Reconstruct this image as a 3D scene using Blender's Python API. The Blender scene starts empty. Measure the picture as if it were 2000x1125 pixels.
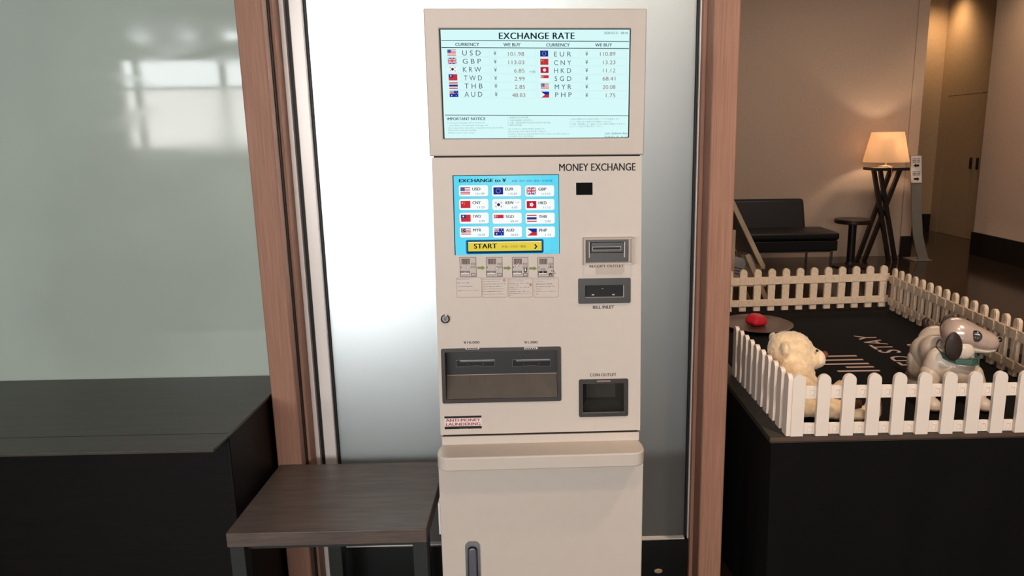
import bpy, bmesh, math, random
from mathutils import Vector, Matrix, Euler
random.seed(7)
scn = bpy.context.scene
C = scn.collection
PI = math.pi

# ------------------------------------------------------------------ camera
CAM_H, FPX, PCX, PCY = 1.5, 1430.0, 1085.0, 562.5
PITCH, YAW, ROLL = 0.20152165, 0.02332081, -0.01278753
cy_, sy_, cp_, sp_ = math.cos(YAW), math.sin(YAW), math.cos(PITCH), math.sin(PITCH)
fwd = Vector((sy_*cp_, cy_*cp_, -sp_)); rgt = Vector((cy_, -sy_, 0)); upv = rgt.cross(fwd)
cr_, sr_ = math.cos(ROLL), math.sin(ROLL)
R2 = rgt*cr_ + upv*sr_; U2 = -rgt*sr_ + upv*cr_
EYE = Vector((0, 0, CAM_H))
cd = bpy.data.cameras.new('camera'); cam = bpy.data.objects.new('camera', cd); C.objects.link(cam)
cam.matrix_world = Matrix(((R2.x, U2.x, -fwd.x, 0), (R2.y, U2.y, -fwd.y, 0), (R2.z, U2.z, -fwd.z, CAM_H), (0, 0, 0, 1)))
cd.sensor_fit = 'HORIZONTAL'; cd.sensor_width = 36; cd.lens = FPX/2000*36
cd.shift_x = -(PCX-1000)/2000; cd.shift_y = 0; cd.clip_start = .05; cd.clip_end = 100
scn.camera = cam

# ------------------------------------------------------------------ light and exposure
scn.view_settings.view_transform = 'Standard'; scn.view_settings.look = 'None'
scn.view_settings.gamma = 1; scn.view_settings.use_curve_mapping = False
scn.view_settings.exposure = 0.0
w = bpy.data.worlds.new('world'); scn.world = w; w.use_nodes = True
w.node_tree.nodes['Background'].inputs[0].default_value = (.8, .85, .9, 1)
w.node_tree.nodes['Background'].inputs[1].default_value = .05

def area(name, loc, rot, sx, sy, power, col, spread=180):
    l = bpy.data.lights.new(name, 'AREA'); l.shape = 'RECTANGLE'; l.size = sx; l.size_y = sy
    l.energy = power; l.color = col; l.spread = math.radians(spread)
    o = bpy.data.objects.new(name, l); C.objects.link(o); o.location = loc; o.rotation_euler = rot
    return o
def spot(name, loc, target, power, col, angle=90, blend=.6, r=.05):
    l = bpy.data.lights.new(name, 'SPOT'); l.energy = power; l.color = col
    l.spot_size = math.radians(angle); l.spot_blend = blend; l.shadow_soft_size = r
    o = bpy.data.objects.new(name, l); C.objects.link(o); o.location = loc
    o.rotation_euler = (Vector(target)-Vector(loc)).to_track_quat('-Z', 'Y').to_euler()
    return o
DAY = (.93, .97, 1.0); WARM = (1.0, .80, .60); AMBER = (1.0, .62, .30)
# daylight outside the windows of the wall behind the viewer
WIN = [(-4.66, -4.50)]+[(-4.47+.96*k, -3.54+.96*k) for k in range(6)]
WINZ = (1.43, 2.43)
for i, (a, b) in enumerate(WIN):
    area('daylight', ((a+b)/2, -4.28, 2.27), (PI/2, 0, 0), b-a, .32, 21*(b-a), DAY)
    area('daylight', ((a+b)/2, -4.28, 1.77), (PI/2, 0, 0), b-a, .68, 36*(b-a), (1, .96, .94))
CLER = [(-4.52+.495*k, -4.26+.495*k) for k in range(11)]
for a, b in CLER:
    area('daylight_clerestory', ((a+b)/2, -4.28, 2.68), (PI/2, 0, 0), .26, .12, 2.0, DAY)
# bright room behind the frosted door
area('back_room_daylight', (-.62, 2.62, 1.75), (-PI/2, 0, math.radians(6)), .5, 1.3, 74, DAY, 158)
area('back_room_lamp', (.30, 2.62, 2.35), (math.radians(-60), 0, 0), .4, .3, 16, (1, .86, .72))
# ceiling downlights of the hall
spot('hall_downlight', (.15, -.3, 3.4), (.1, 1.7, .9), 70, (1, .76, .56), 75, .8, .12)
spot('hall_downlight', (1.5, .7, 3.4), (1.2, 2.2, .6), 210, (1, .80, .62), 60, .8, .10)
area('lounge_ceiling_light', (3.0, 6.4, 3.55), (0, 0, 0), 2.2, 1.6, 52, (1, .80, .66))
spot('corridor_downlight', (4.9, 8.0, 3.5), (5.5, 8.4, 1.2), 52, (1, .70, .42), 110, 1, .1)
spot('corridor_downlight', (5.95, 11.0, 3.5), (6.0, 11.25, 0), 80, (1, .68, .38), 130, 1, .25)

# ------------------------------------------------------------------ materials
def lin(c):
    return tuple((v/255/12.92 if v/255 <= .04045 else ((v/255+.055)/1.055)**2.4) for v in c)+(1,)
MATS = {}
def mat(name, col, rough=.5, spec=.5, metal=0., bump=0., bscale=200., var=0., vscale=6., coat=0., sheen=0., emit=0., alpha=1., trans=0., stretch=None, ior=None):
    if name in MATS: return MATS[name]
    m = bpy.data.materials.new(name); m.use_nodes = True; MATS[name] = m
    nt = m.node_tree; b = nt.nodes['Principled BSDF']
    c = lin(col); b.inputs['Base Color'].default_value = c
    b.inputs['Roughness'].default_value = rough; b.inputs['Specular IOR Level'].default_value = spec
    b.inputs['Metallic'].default_value = metal; b.inputs['Coat Weight'].default_value = coat
    b.inputs['Coat Roughness'].default_value = .08
    if ior: b.inputs['IOR'].default_value = ior
    if sheen: b.inputs['Sheen Weight'].default_value = sheen
    if trans: b.inputs['Transmission Weight'].default_value = trans
    if emit:
        b.inputs['Emission Color'].default_value = c; b.inputs['Emission Strength'].default_value = emit
    tc = nt.nodes.new('ShaderNodeTexCoord')
    mp = nt.nodes.new('ShaderNodeMapping'); nt.links.new(tc.outputs['Object'], mp.inputs[0])
    if stretch: mp.inputs['Scale'].default_value = stretch
    if var:
        n = nt.nodes.new('ShaderNodeTexNoise'); n.inputs['Scale'].default_value = vscale; n.inputs['Detail'].default_value = 5
        nt.links.new(mp.outputs[0], n.inputs[0])
        r = nt.nodes.new('ShaderNodeValToRGB'); nt.links.new(n.outputs[0], r.inputs[0])
        r.color_ramp.elements[0].position = .3; r.color_ramp.elements[1].position = .72
        r.color_ramp.elements[0].color = tuple(v*(1-var) for v in c[:3])+(1,)
        r.color_ramp.elements[1].color = tuple(min(1, v*(1+var)) for v in c[:3])+(1,)
        nt.links.new(r.outputs[0], b.inputs['Base Color'])
        if emit: nt.links.new(r.outputs[0], b.inputs['Emission Color'])
    if bump:
        n = nt.nodes.new('ShaderNodeTexNoise'); n.inputs['Scale'].default_value = bscale; n.inputs['Detail'].default_value = 3
        nt.links.new(mp.outputs[0], n.inputs[0])
        bp = nt.nodes.new('ShaderNodeBump'); bp.inputs['Strength'].default_value = bump; bp.inputs['Distance'].default_value = .002
        nt.links.new(n.outputs[0], bp.inputs['Height']); nt.links.new(bp.outputs[0], b.inputs['Normal'])
    return m
M_WOOD = mat('reddish oak', (155, 114, 95), .55, .3, bump=.3, bscale=60, var=.15, vscale=9, stretch=(24, 24, .7))
M_CREAM = mat('cream powder coat', (204, 191, 179), .42, .4, bump=.06, bscale=500, var=.015, vscale=40)
M_CREAM2 = mat('cream door coat', (204, 191, 179), .36, .4, bump=.06, bscale=500, var=.015, vscale=40)
M_BLACKP = mat('black plastic', (38, 36, 35), .32, .5, bump=.03, bscale=1200)
M_DGREY = mat('dark grey moulding', (56, 52, 49), .35, .45, bump=.03, bscale=1200)
M_SLOPE = mat('dark brown tray', (74, 64, 55), .45, .4, var=.1, vscale=30)
M_SENS = mat('sensor black', (7, 7, 9), .5, .05)
M_CUP = mat('grey coin cup', (92, 90, 84), .3, .5, var=.1, vscale=40)
M_VOID = mat('deep black', (8, 9, 9), .5, .3)
M_EDGE = mat('pale edge', (170, 160, 150), .3, .6)  # paler tone for thin strips along the slots and outlets
M_CHROME = mat('brushed chrome', (150, 146, 145), .24, .5, 1.0, var=.1, vscale=60)
M_LEVER = mat('grey handle lever', (105, 104, 112), .35, .5, .6)
M_INK = mat('black ink', (22, 20, 20), .6, .3)
M_INK2 = mat('faded ink', (92, 84, 82), .6, .3)
M_PINK = mat('dusty pink print', (178, 142, 134), .6, .3)
M_GREEN = mat('olive green print', (124, 140, 62), .6, .3)
M_REDP = mat('dark red print', (165, 40, 48), .6, .3)
M_WPAPER = mat('white sticker', (225, 215, 210), .5, .4)
M_PALE = mat('pale print', (196, 184, 176), .6, .3)
M_ALU = mat('satin white aluminium', (222, 214, 208), .38, .5, .15)
M_GASKET = mat('black gasket', (16, 20, 20), .5, .4)
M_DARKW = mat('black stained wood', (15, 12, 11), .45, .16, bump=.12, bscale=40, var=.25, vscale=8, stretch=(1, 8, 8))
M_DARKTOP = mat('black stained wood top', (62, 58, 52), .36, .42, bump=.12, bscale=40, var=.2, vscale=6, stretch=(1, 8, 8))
M_BENCH = mat('dark brown wood', (88, 75, 67), .36, .5, bump=.15, bscale=30, var=.28, vscale=9, stretch=(1, 9, 9))
M_BENCHS = mat('dark bench side', (44, 46, 44), .45, .35, var=.12, vscale=9, stretch=(1, 9, 9))
M_PLINTH = mat('black stone skirting', (16, 17, 16), .3, .4, var=.2, vscale=10)
M_CLOTH = mat('black table cloth', (15, 14, 14), .9, .12, bump=.2, bscale=400, var=.1, vscale=5)
M_BOARD = mat('dark board top', (58, 54, 48), .6, .3, var=.12, vscale=20)
M_BOARDE = mat('brown board edge', (88, 66, 54), .6, .3, var=.12, vscale=20)
M_MAT = mat('black felt mat', (14, 13, 12), .9, .15, bump=.2, bscale=600)
M_MATINK = mat('pale mat lettering', (205, 175, 160), .8, .2)
M_FENCE = mat('white fence plastic', (232, 218, 205), .45, .4, bump=.05, bscale=200, var=.02, vscale=20)
M_FENCEY = mat('warm-lit fence plastic', (228, 202, 174), .5, .4, bump=.3, bscale=170, var=.12, vscale=110)  # warm light on the rear and right sides put into the plastic's colour
M_FLOOR = mat('dark brown stone floor', (50, 38, 31), .13, .5, var=.15, vscale=2)
M_WALL = mat('beige wall paper', (196, 172, 152), .85, .2, bump=.15, bscale=120, var=.04, vscale=30)
M_WALLG = mat('plain hall wall', (120, 112, 105), .85, .2, var=.04, vscale=20)
M_CEIL = mat('ceiling paint', (150, 142, 134), .9, .2, var=.03, vscale=10)
M_DOOR = mat('tan door panel', (188, 160, 128), .6, .3, var=.05, vscale=20)
M_BASE = mat('dark skirting board', (30, 24, 22), .5, .3, var=.1, vscale=10)
M_SOFA = mat('black leather', (19, 18, 18), .5, .4, bump=.3, bscale=120, var=.1, vscale=20)
M_BROWNBLK = mat('black brown wood', (34, 25, 21), .4, .4, var=.2, vscale=10)
M_EASEL = mat('pine wood', (240, 204, 166), .6, .3, var=.12, vscale=14, stretch=(1, 1, .2))
M_GREYS = mat('grey sign stand', (128, 122, 112), .6, .3, var=.05, vscale=15)
M_PLATE = mat('brown tray', (92, 66, 54), .35, .5, var=.08, vscale=20)
M_RED = mat('red toy', (205, 30, 48), .55, .4, bump=.2, bscale=80, var=.1, vscale=20)
M_BRASS = mat('brass and light spot', (190, 160, 130), .4, .5, .3, var=.2, vscale=60)

# glass of the left partition: grey-green back-painted pane
M_GLASSG = mat('grey green glass', (166, 177, 168), .06, .36, var=.10, vscale=1.6, bump=.0)
def smear(m, lo, hi):
    # wiped, cloudy streaks on the pane: they blur its reflection here and there
    nt = m.node_tree; b = nt.nodes['Principled BSDF']; tc = nt.nodes.new('ShaderNodeTexCoord'); mp = nt.nodes.new('ShaderNodeMapping')
    mp.inputs['Scale'].default_value = (1.1, 1, 3.4); mp.inputs['Rotation'].default_value = (0, .35, 0)
    n = nt.nodes.new('ShaderNodeTexNoise'); n.inputs['Scale'].default_value = 2.2; n.inputs['Detail'].default_value = 7; n.inputs['Distortion'].default_value = 1.2
    r = nt.nodes.new('ShaderNodeMapRange'); r.inputs[1].default_value = .42; r.inputs[2].default_value = .7; r.inputs[3].default_value = lo; r.inputs[4].default_value = hi
    nt.links.new(tc.outputs['Object'], mp.inputs[0]); nt.links.new(mp.outputs[0], n.inputs[0]); nt.links.new(n.outputs[0], r.inputs[0]); nt.links.new(r.outputs[0], b.inputs['Roughness'])
smear(M_GLASSG, .04, .11)
def frosted(name, col):
    m = bpy.data.materials.new(name); m.use_nodes = True; nt = m.node_tree; nt.nodes.clear()
    o = nt.nodes.new('ShaderNodeOutputMaterial')
    d = nt.nodes.new('ShaderNodeBsdfDiffuse'); d.inputs[0].default_value = lin(col)
    t = nt.nodes.new('ShaderNodeBsdfTranslucent'); t.inputs[0].default_value = (.92, .94, .93, 1)
    g = nt.nodes.new('ShaderNodeBsdfGlossy'); g.inputs['Roughness'].default_value = .28; g.inputs[0].default_value = (.9, .9, .9, 1)
    n = nt.nodes.new('ShaderNodeTexNoise'); n.inputs['Scale'].default_value = 700
    bp = nt.nodes.new('ShaderNodeBump'); bp.inputs['Strength'].default_value = .1; bp.inputs['Distance'].default_value = .001
    nt.links.new(n.outputs[0], bp.inputs['Height']); nt.links.new(bp.outputs[0], g.inputs['Normal'])
    a = nt.nodes.new('ShaderNodeMixShader'); a.inputs[0].default_value = .62
    nt.links.new(d.outputs[0], a.inputs[1]); nt.links.new(t.outputs[0], a.inputs[2])
    b = nt.nodes.new('ShaderNodeMixShader'); f = nt.nodes.new('ShaderNodeFresnel'); f.inputs[0].default_value = 1.45
    nt.links.new(f.outputs[0], b.inputs[0]); nt.links.new(a.outputs[0], b.inputs[1]); nt.links.new(g.outputs[0], b.inputs[2])
    nt.links.new(b.outputs[0], o.inputs[0]); return m
M_FROST = frosted('frosted white glass', (95, 93, 90))
def shade_mat(name, col):
    m = bpy.data.materials.new(name); m.use_nodes = True; nt = m.node_tree; nt.nodes.clear()
    o = nt.nodes.new('ShaderNodeOutputMaterial')
    d = nt.nodes.new('ShaderNodeBsdfDiffuse'); t = nt.nodes.new('ShaderNodeBsdfTranslucent')
    n = nt.nodes.new('ShaderNodeTexNoise'); n.inputs['Scale'].default_value = 90
    r = nt.nodes.new('ShaderNodeMapRange'); r.inputs[3].default_value = .85; r.inputs[4].default_value = 1.1
    v = nt.nodes.new('ShaderNodeVectorMath'); v.operation = 'SCALE'; v.inputs[0].default_value = lin(col)[:3]
    nt.links.new(n.outputs[0], r.inputs[0]); nt.links.new(r.outputs[0], v.inputs['Scale'])
    nt.links.new(v.outputs[0], d.inputs[0]); nt.links.new(v.outputs[0], t.inputs[0])
    a = nt.nodes.new('ShaderNodeMixShader'); a.inputs[0].default_value = .55
    nt.links.new(d.outputs[0], a.inputs[1]); nt.links.new(t.outputs[0], a.inputs[2]); nt.links.new(a.outputs[0], o.inputs[0])
    return m
M_SHADE = shade_mat('linen lamp shade', (238, 218, 192))
def clear(name, tint=(1, 1, 1), fac=.12):
    m = bpy.data.materials.new(name); m.use_nodes = True; nt = m.node_tree; nt.nodes.clear()
    o = nt.nodes.new('ShaderNodeOutputMaterial'); t = nt.nodes.new('ShaderNodeBsdfTransparent'); t.inputs[0].default_value = tint+(1,)
    g = nt.nodes.new('ShaderNodeBsdfGlossy'); g.inputs['Roughness'].default_value = .08
    fr = nt.nodes.new('ShaderNodeLayerWeight'); fr.inputs[0].default_value = fac
    x = nt.nodes.new('ShaderNodeMixShader'); nt.links.new(fr.outputs['Fresnel'], x.inputs[0])
    nt.links.new(t.outputs[0], x.inputs[1]); nt.links.new(g.outputs[0], x.inputs[2]); nt.links.new(x.outputs[0], o.inputs[0])
    return m
M_CLEAR = clear('clear acrylic', (.985, .98, .975), .12)
def rim(name, col, f):
    m = clear(name, (.97, .96, .95), .1); nt = m.node_tree; o = nt.nodes['Material Output']; src = o.inputs[0].links[0].from_socket
    d = nt.nodes.new('ShaderNodeBsdfDiffuse'); d.inputs[0].default_value = lin(col); x = nt.nodes.new('ShaderNodeMixShader'); x.inputs[0].default_value = f
    nt.links.new(src, x.inputs[1]); nt.links.new(d.outputs[0], x.inputs[2]); nt.links.new(x.outputs[0], o.inputs[0]); return m
M_RIM = rim('pale acrylic rim', (226, 212, 198), .45)
M_FLAP = rim('clear acrylic flap', (222, 208, 194), .05)
M_SMOKE = clear('smoked acrylic', (.82, .81, .80), .2)
def screen(name, col, s=1.0):
    m = bpy.data.materials.new(name); m.use_nodes = True; nt = m.node_tree; nt.nodes.clear()
    o = nt.nodes.new('ShaderNodeOutputMaterial'); e = nt.nodes.new('ShaderNodeEmission')
    e.inputs[0].default_value = lin(col); e.inputs[1].default_value = s
    nt.links.new(e.outputs[0], o.inputs[0]); return m
SC = {}
def sc(*col):
    if col not in SC: SC[col] = screen('screen_colour_%d_%d_%d' % col, col)
    return SC[col]

# ------------------------------------------------------------------ mesh builder
class MB:
    def __init__(s): s.bm = bmesh.new(); s.mats = []
    def mi(s, m):
        if m not in s.mats: s.mats.append(m)
        return s.mats.index(m)
    def face(s, pts, m):
        f = s.bm.faces.new([s.bm.verts.new(p) for p in pts]); f.material_index = s.mi(m); return f
    def hull(s, rings, m, cap0=True, cap1=True, closed=True):
        i = s.mi(m); R = [[s.bm.verts.new(p) for p in r] for r in rings]; n = len(R[0])
        for a, b in zip(R[:-1], R[1:]):
            for k in range(n if closed else n-1):
                f = s.bm.faces.new((a[k], a[(k+1) % n], b[(k+1) % n], b[k])); f.material_index = i
        if cap0: s.bm.faces.new(R[0][::-1]).material_index = i
        if cap1: s.bm.faces.new(R[-1]).material_index = i
    def prism(s, poly, a, b, m, axis='y', top=None):
        f = {'y': lambda p, t: (p[0], t, p[1]), 'z': lambda p, t: (p[0], p[1], t), 'x': lambda p, t: (t, p[0], p[1])}[axis]
        s.hull([[f(p, a) for p in poly], [f(p, b) for p in (top or poly)]], m)
    def box(s, x0, x1, y0, y1, z0, z1, m): s.prism([(x0, y0), (x1, y0), (x1, y1), (x0, y1)], z0, z1, m, 'z')
    def obox(s, c, d, M3, m):
        h = [v/2 for v in d]; c = Vector(c)
        P = lambda a, b, e: c+M3 @ Vector((a*h[0], b*h[1], e*h[2]))
        s.hull([[P(-1, -1, e), P(1, -1, e), P(1, 1, e), P(-1, 1, e)] for e in (-1, 1)], m)
    def bar(s, p, q, wx, wy, m, ref=(0, 1, 0)):
        p, q = Vector(p), Vector(q); d = (q-p).normalized(); x = Vector(ref).cross(d).normalized(); y = d.cross(x)
        s.hull([[c+x*(a*wx/2)+y*(b*wy/2) for a, b in ((-1, -1), (1, -1), (1, 1), (-1, 1))] for c in (p, q)], m)
    def ring(s, outer, inner, a, b, m, axis='y', inner_b=None):
        f = {'y': lambda p, t: (p[0], t, p[1]), 'z': lambda p, t: (p[0], p[1], t)}[axis]
        ib = inner_b or inner
        R = [[f(p, a) for p in outer], [f(p, b) for p in outer], [f(p, b) for p in ib], [f(p, a) for p in inner]]
        s.hull(R+[R[0]], m, False, False)
    def tube(s, pts, r, m, n=10, closed=False):
        pts = [Vector(p) for p in pts]; N = len(pts); rr = r if isinstance(r, (list, tuple)) else [r]*N
        rings = []; px = None
        for i, p in enumerate(pts):
            if closed: t = pts[(i+1) % N]-pts[i-1]
            else: t = pts[min(i+1, N-1)]-pts[max(i-1, 0)]
            t.normalize()
            if px is None: px = t.orthogonal().normalized()
            px = (px-t*px.dot(t)).normalized(); y = t.cross(px)
            rings.append([p+(px*math.cos(2*PI*k/n)+y*math.sin(2*PI*k/n))*rr[i] for k in range(n)])
        s.hull(rings+([rings[0]] if closed else []), m, not closed, not closed)
    def lathe(s, prof, m, n=32, c=(0, 0, 0), caps=True):
        s.hull([[(c[0]+r*math.cos(2*PI*k/n), c[1]+r*math.sin(2*PI*k/n), c[2]+z) for k in range(n)] for r, z in prof], m, caps, caps)
    def ell(s, c, r, m, rot=None, nu=20, nv=12):
        q = Euler(rot).to_matrix() if rot else Matrix.Identity(3); c = Vector(c); i = s.mi(m)
        rings = []
        for j in range(nv+1):
            t = PI*j/nv; t = min(max(t, 1e-3), PI-1e-3)
            rings.append([c+q @ Vector((r[0]*math.sin(t)*math.cos(2*PI*k/nu), r[1]*math.sin(t)*math.sin(2*PI*k/nu), r[2]*math.cos(t))) for k in range(nu)])
        s.hull(rings, m)
    def plate(s, x0, x1, z0, z1, holes, y0, y1, m):
        # upright plate in x,z with rectangular openings, thickness y0..y1
        xs = sorted({x0, x1, *[h[0] for h in holes], *[h[2] for h in holes]}); zs = sorted({z0, z1, *[h[1] for h in holes], *[h[3] for h in holes]})
        solid = lambda i, j: 0 <= i < len(xs)-1 and 0 <= j < len(zs)-1 and not any(h[0] <= (xs[i]+xs[i+1])/2 <= h[2] and h[1] <= (zs[j]+zs[j+1])/2 <= h[3] for h in holes)
        V = {}
        def v(x, y, z):
            k = (x, y, z)
            if k not in V: V[k] = s.bm.verts.new(k)
            return V[k]
        ii = s.mi(m); F = []
        for i in range(len(xs)-1):
            for j in range(len(zs)-1):
                if not solid(i, j): continue
                a, b, c, d = xs[i], xs[i+1], zs[j], zs[j+1]
                F.append(s.bm.faces.new((v(a, y0, c), v(b, y0, c), v(b, y0, d), v(a, y0, d))))
                F.append(s.bm.faces.new((v(a, y1, d), v(b, y1, d), v(b, y1, c), v(a, y1, c))))
                for (di, dj, p, q) in ((-1, 0, (a, d), (a, c)), (1, 0, (b, c), (b, d)), (0, -1, (a, c), (b, c)), (0, 1, (b, d), (a, d))):
                    if not solid(i+di, j+dj):
                        F.append(s.bm.faces.new((v(p[0], y0, p[1]), v(p[0], y1, p[1]), v(q[0], y1, q[1]), v(q[0], y0, q[1]))))
        for f in F: f.material_index = ii
        bmesh.ops.recalc_face_normals(s.bm, faces=F)
        bmesh.ops.dissolve_limit(s.bm, angle_limit=.01, verts=list(V.values()), edges=list({e for f in F if f.is_valid for e in f.edges}))
    # flat printing in the x,z plane of a panel, y = height off it (negative is towards the viewer)
    def rect(s, x0, z0, x1, z1, m, y): s.face([(x0, y, z0), (x1, y, z0), (x1, y, z1), (x0, y, z1)], m)
    def poly(s, P, m, y): s.face([(p[0], y, p[1]) for p in P], m)
    def disc(s, x, z, r, m, y, n=16, rz=None): s.poly([(x+r*math.cos(2*PI*k/n), z+(rz or r)*math.sin(2*PI*k/n)) for k in range(n)], m, y)
    def star(s, x, z, r, m, y, n=5):
        s.poly([(x+(r if k % 2 == 0 else r*.42)*math.sin(PI*k/n), z+(r if k % 2 == 0 else r*.42)*math.cos(PI*k/n)) for k in range(2*n)], m, y)
    def frame2(s, P, t, m, y):
        # outline of polygon P, drawn as a band of width t inside it
        cx = sum(p[0] for p in P)/len(P); cz = sum(p[1] for p in P)/len(P)
        xs = [p[0] for p in P]; zs = [p[1] for p in P]; w_, h_ = max(xs)-min(xs), max(zs)-min(zs)
        Q = [(cx+(p[0]-cx)*(1-2*t/w_), cz+(p[1]-cz)*(1-2*t/h_)) for p in P]
        n = len(P); i = s.mi(m)
        A = [s.bm.verts.new((p[0], y, p[1])) for p in P]; B = [s.bm.verts.new((p[0], y, p[1])) for p in Q]
        for k in range(n): s.bm.faces.new((A[k], A[(k+1) % n], B[(k+1) % n], B[k])).material_index = i
    def text(s, st, x0, z0, x1, z1, m, y, bold=0., space=1.):
        # fit the drawn text into the box x0..x1, z0..z1
        T = glyphs(st, 0., space)
        if not T: return
        V, F, (a, b, c, d) = T; e = bold*1.6
        sx = (x1-x0)/(b-a+e); sz = (z1-z0)/(d-c); i = s.mi(m)
        for n_ in ((0, 1) if bold else (0,)):   # bold letters: the stroke widened sideways
            vs = [s.bm.verts.new((x0+(p[0]-a+e*n_)*sx, y-.00003*n_, z0+(p[1]-c)*sz)) for p in V]
            for f in F:
                try: s.bm.faces.new([vs[k] for k in f]).material_index = i
                except ValueError: pass
    def build(s, name, parent=None, bevel=0., seg=2, ang=35, loc=None, rot=None, recalc=True, smooth=True):
        if recalc: bmesh.ops.recalc_face_normals(s.bm, faces=s.bm.faces[:])
        me = bpy.data.meshes.new(name); s.bm.to_mesh(me); s.bm.free()
        for m in s.mats: me.materials.append(m)
        if smooth:
            for p in me.polygons: p.use_smooth = True
            me.set_sharp_from_angle(angle=math.radians(ang))
        o = bpy.data.objects.new(name, me); C.objects.link(o)
        if parent: o.parent = parent
        if loc: o.location = loc
        if rot: o.rotation_euler = rot
        if bevel:
            b = o.modifiers.new('bevel', 'BEVEL'); b.width = bevel; b.segments = seg; b.limit_method = 'ANGLE'; b.angle_limit = math.radians(40)
        return o
GL = {}
def glyphs(st, bold=0., space=1.):
    k = (st, bold, space)
    if k not in GL:
        cu = bpy.data.curves.new('t', 'FONT'); cu.body = st; cu.offset = bold; cu.space_character = space; cu.resolution_u = 3
        o = bpy.data.objects.new('t', cu); me = bpy.data.meshes.new_from_object(o)
        V = [(v.co.x, v.co.y) for v in me.vertices]; F = [tuple(p.vertices) for p in me.polygons]
        bpy.data.objects.remove(o); bpy.data.curves.remove(cu); bpy.data.meshes.remove(me)
        GL[k] = (V, F, (min(v[0] for v in V), max(v[0] for v in V), min(v[1] for v in V), max(v[1] for v in V))) if V else None
    return GL[k]
def rrect(x0, z0, x1, z1, r, n=5):
    P = []
    for cx, cz, a in ((x1-r, z0+r, -90), (x1-r, z1-r, 0), (x0+r, z1-r, 90), (x0+r, z0+r, 180)):
        for k in range(n+1):
            t = math.radians(a+90*k/n); P.append((cx+r*math.cos(t), cz+r*math.sin(t)))
    return P
def empty(name, loc, label=None, cat=None, group=None, rot=(0, 0, 0)):
    o = bpy.data.objects.new(name, None); C.objects.link(o); o.location = loc; o.rotation_euler = rot; o.empty_display_size = .1
    return tag(o, label, cat, group)
def tag(o, label=None, cat=None, group=None, kind=None):
    if label: o['label'] = label
    if cat: o['category'] = cat
    if group: o['group'] = group
    if kind: o['kind'] = kind
    return o
def struct(mb, name, **k): return tag(mb.build(name, **k), kind='structure')
def ray(px, py): return (fwd+R2*((px-PCX)/FPX)-U2*((py-PCY)/FPX))
def on(F, px, py):
    Fi = F.inverted(); o = Fi @ EYE; d = Fi.to_3x3() @ ray(px, py); p = o+d*(-o.y/d.y); return (p.x, p.z)

# ------------------------------------------------------------------ the setting
b = MB(); b.box(-7, 7.2, -5, 13, -.1, 0, M_FLOOR); struct(b, 'floor')
b = MB(); b.box(-7, 7.2, -5, 13, 3.6, 3.7, M_CEIL); struct(b, 'ceiling')
YB = -4.16
hol = [(a, WINZ[0], c, WINZ[1]) for a, c in WIN]+[(a, 2.62, c, 2.74) for a, c in CLER]
b = MB(); b.plate(-7, 7.2, 0, 3.6, hol, YB-.08, YB, M_WALLG); struct(b, 'wall_back')
for i, (a, c) in enumerate(WIN):
    b = MB()
    b.ring([(a, WINZ[0]), (c, WINZ[0]), (c, WINZ[1]), (a, WINZ[1])], [(a+.015, WINZ[0]+.02), (c-.015, WINZ[0]+.02), (c-.015, WINZ[1]-.02), (a+.015, WINZ[1]-.02)], YB-.07, YB-.01, M_ALU)
    b.box(a+.015, c-.015, YB-.06, YB-.02, 2.09, 2.125, M_ALU)
    struct(b, 'window_%d' % (i+3))
b = MB(); b.box(-7.1, -7, -5, 13, 0, 3.6, M_WALLG); struct(b, 'wall_left')
# partition: grey-green pane, oak posts, sliding frosted door
b = MB(); b.box(-4.2, -.786, 2.24, 2.26, .02, 3.55, M_GLASSG); o = struct(b, 'window_1', bevel=.001)
b = MB(); b.box(-.789, -.7865, 2.232, 2.24, .02, 3.55, M_ALU); b.box(-4.2, -.787, 2.235, 2.265, 0, .02, M_GASKET); struct(b, 'trim_1')
b = MB(); b.box(-.786, -.714, 2.05, 2.27, 0, 3.6, M_WOOD); struct(b, 'trim_2', bevel=.004)
b = MB(); b.box(-.714, -.711, 2.085, 2.19, 0, 3.6, M_GASKET); struct(b, 'trim_3')
b = MB(); b.box(-.711, -.703, 2.10, 2.19, 0, 3.6, M_WOOD); b.box(-.703, -.690, 2.15, 2.19, 0, 3.6, M_ALU); struct(b, 'trim_4', bevel=.001)
b = MB(); b.box(-.690, -.676, 2.165, 2.19, 0, 3.6, M_GASKET); struct(b, 'trim_5')
b = MB(); b.box(.481, .553, 2.05, 2.19, 0, 3.6, M_WOOD); struct(b, 'trim_6', bevel=.004)
b = MB(); b.box(.470, .481, 2.13, 2.19, 0, 3.6, M_WOOD); b.box(.466, .470, 2.15, 2.19, .225, 3.6, M_ALU); struct(b, 'trim_7', bevel=.001)
d1 = MB(); d1.box(-.676, -.640, 2.15, 2.185, 0, 3.55, M_ALU); d1.box(-.640, -.632, 2.162, 2.185, .225, 3.55, M_GASKET); d1.box(.458, .466, 2.162, 2.185, .225, 3.55, M_GASKET)
d1 = tag(d1.build('door_1', bevel=.002), kind='structure')
b = MB(); b.box(-.634, .460, 2.168, 2.178, .222, 3.55, M_FROST); tag(b.build('window_2'), kind='structure')
b = MB(); b.box(-.640, .481, 2.150, 2.19, 0, .222, M_PLINTH); struct(b, 'baseboard_front', bevel=.002)
b = MB(); b.box(-.632, .458, 2.152, 2.168, .222, .2265, M_ALU); struct(b, 'trim_10')
b = MB(); b.box(-.70, .47, 2.187, 2.30, .485, .535, M_DARKW); struct(b, 'shade_rail')  # unseen rail added behind the frosted glass to darken a band of it
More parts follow.
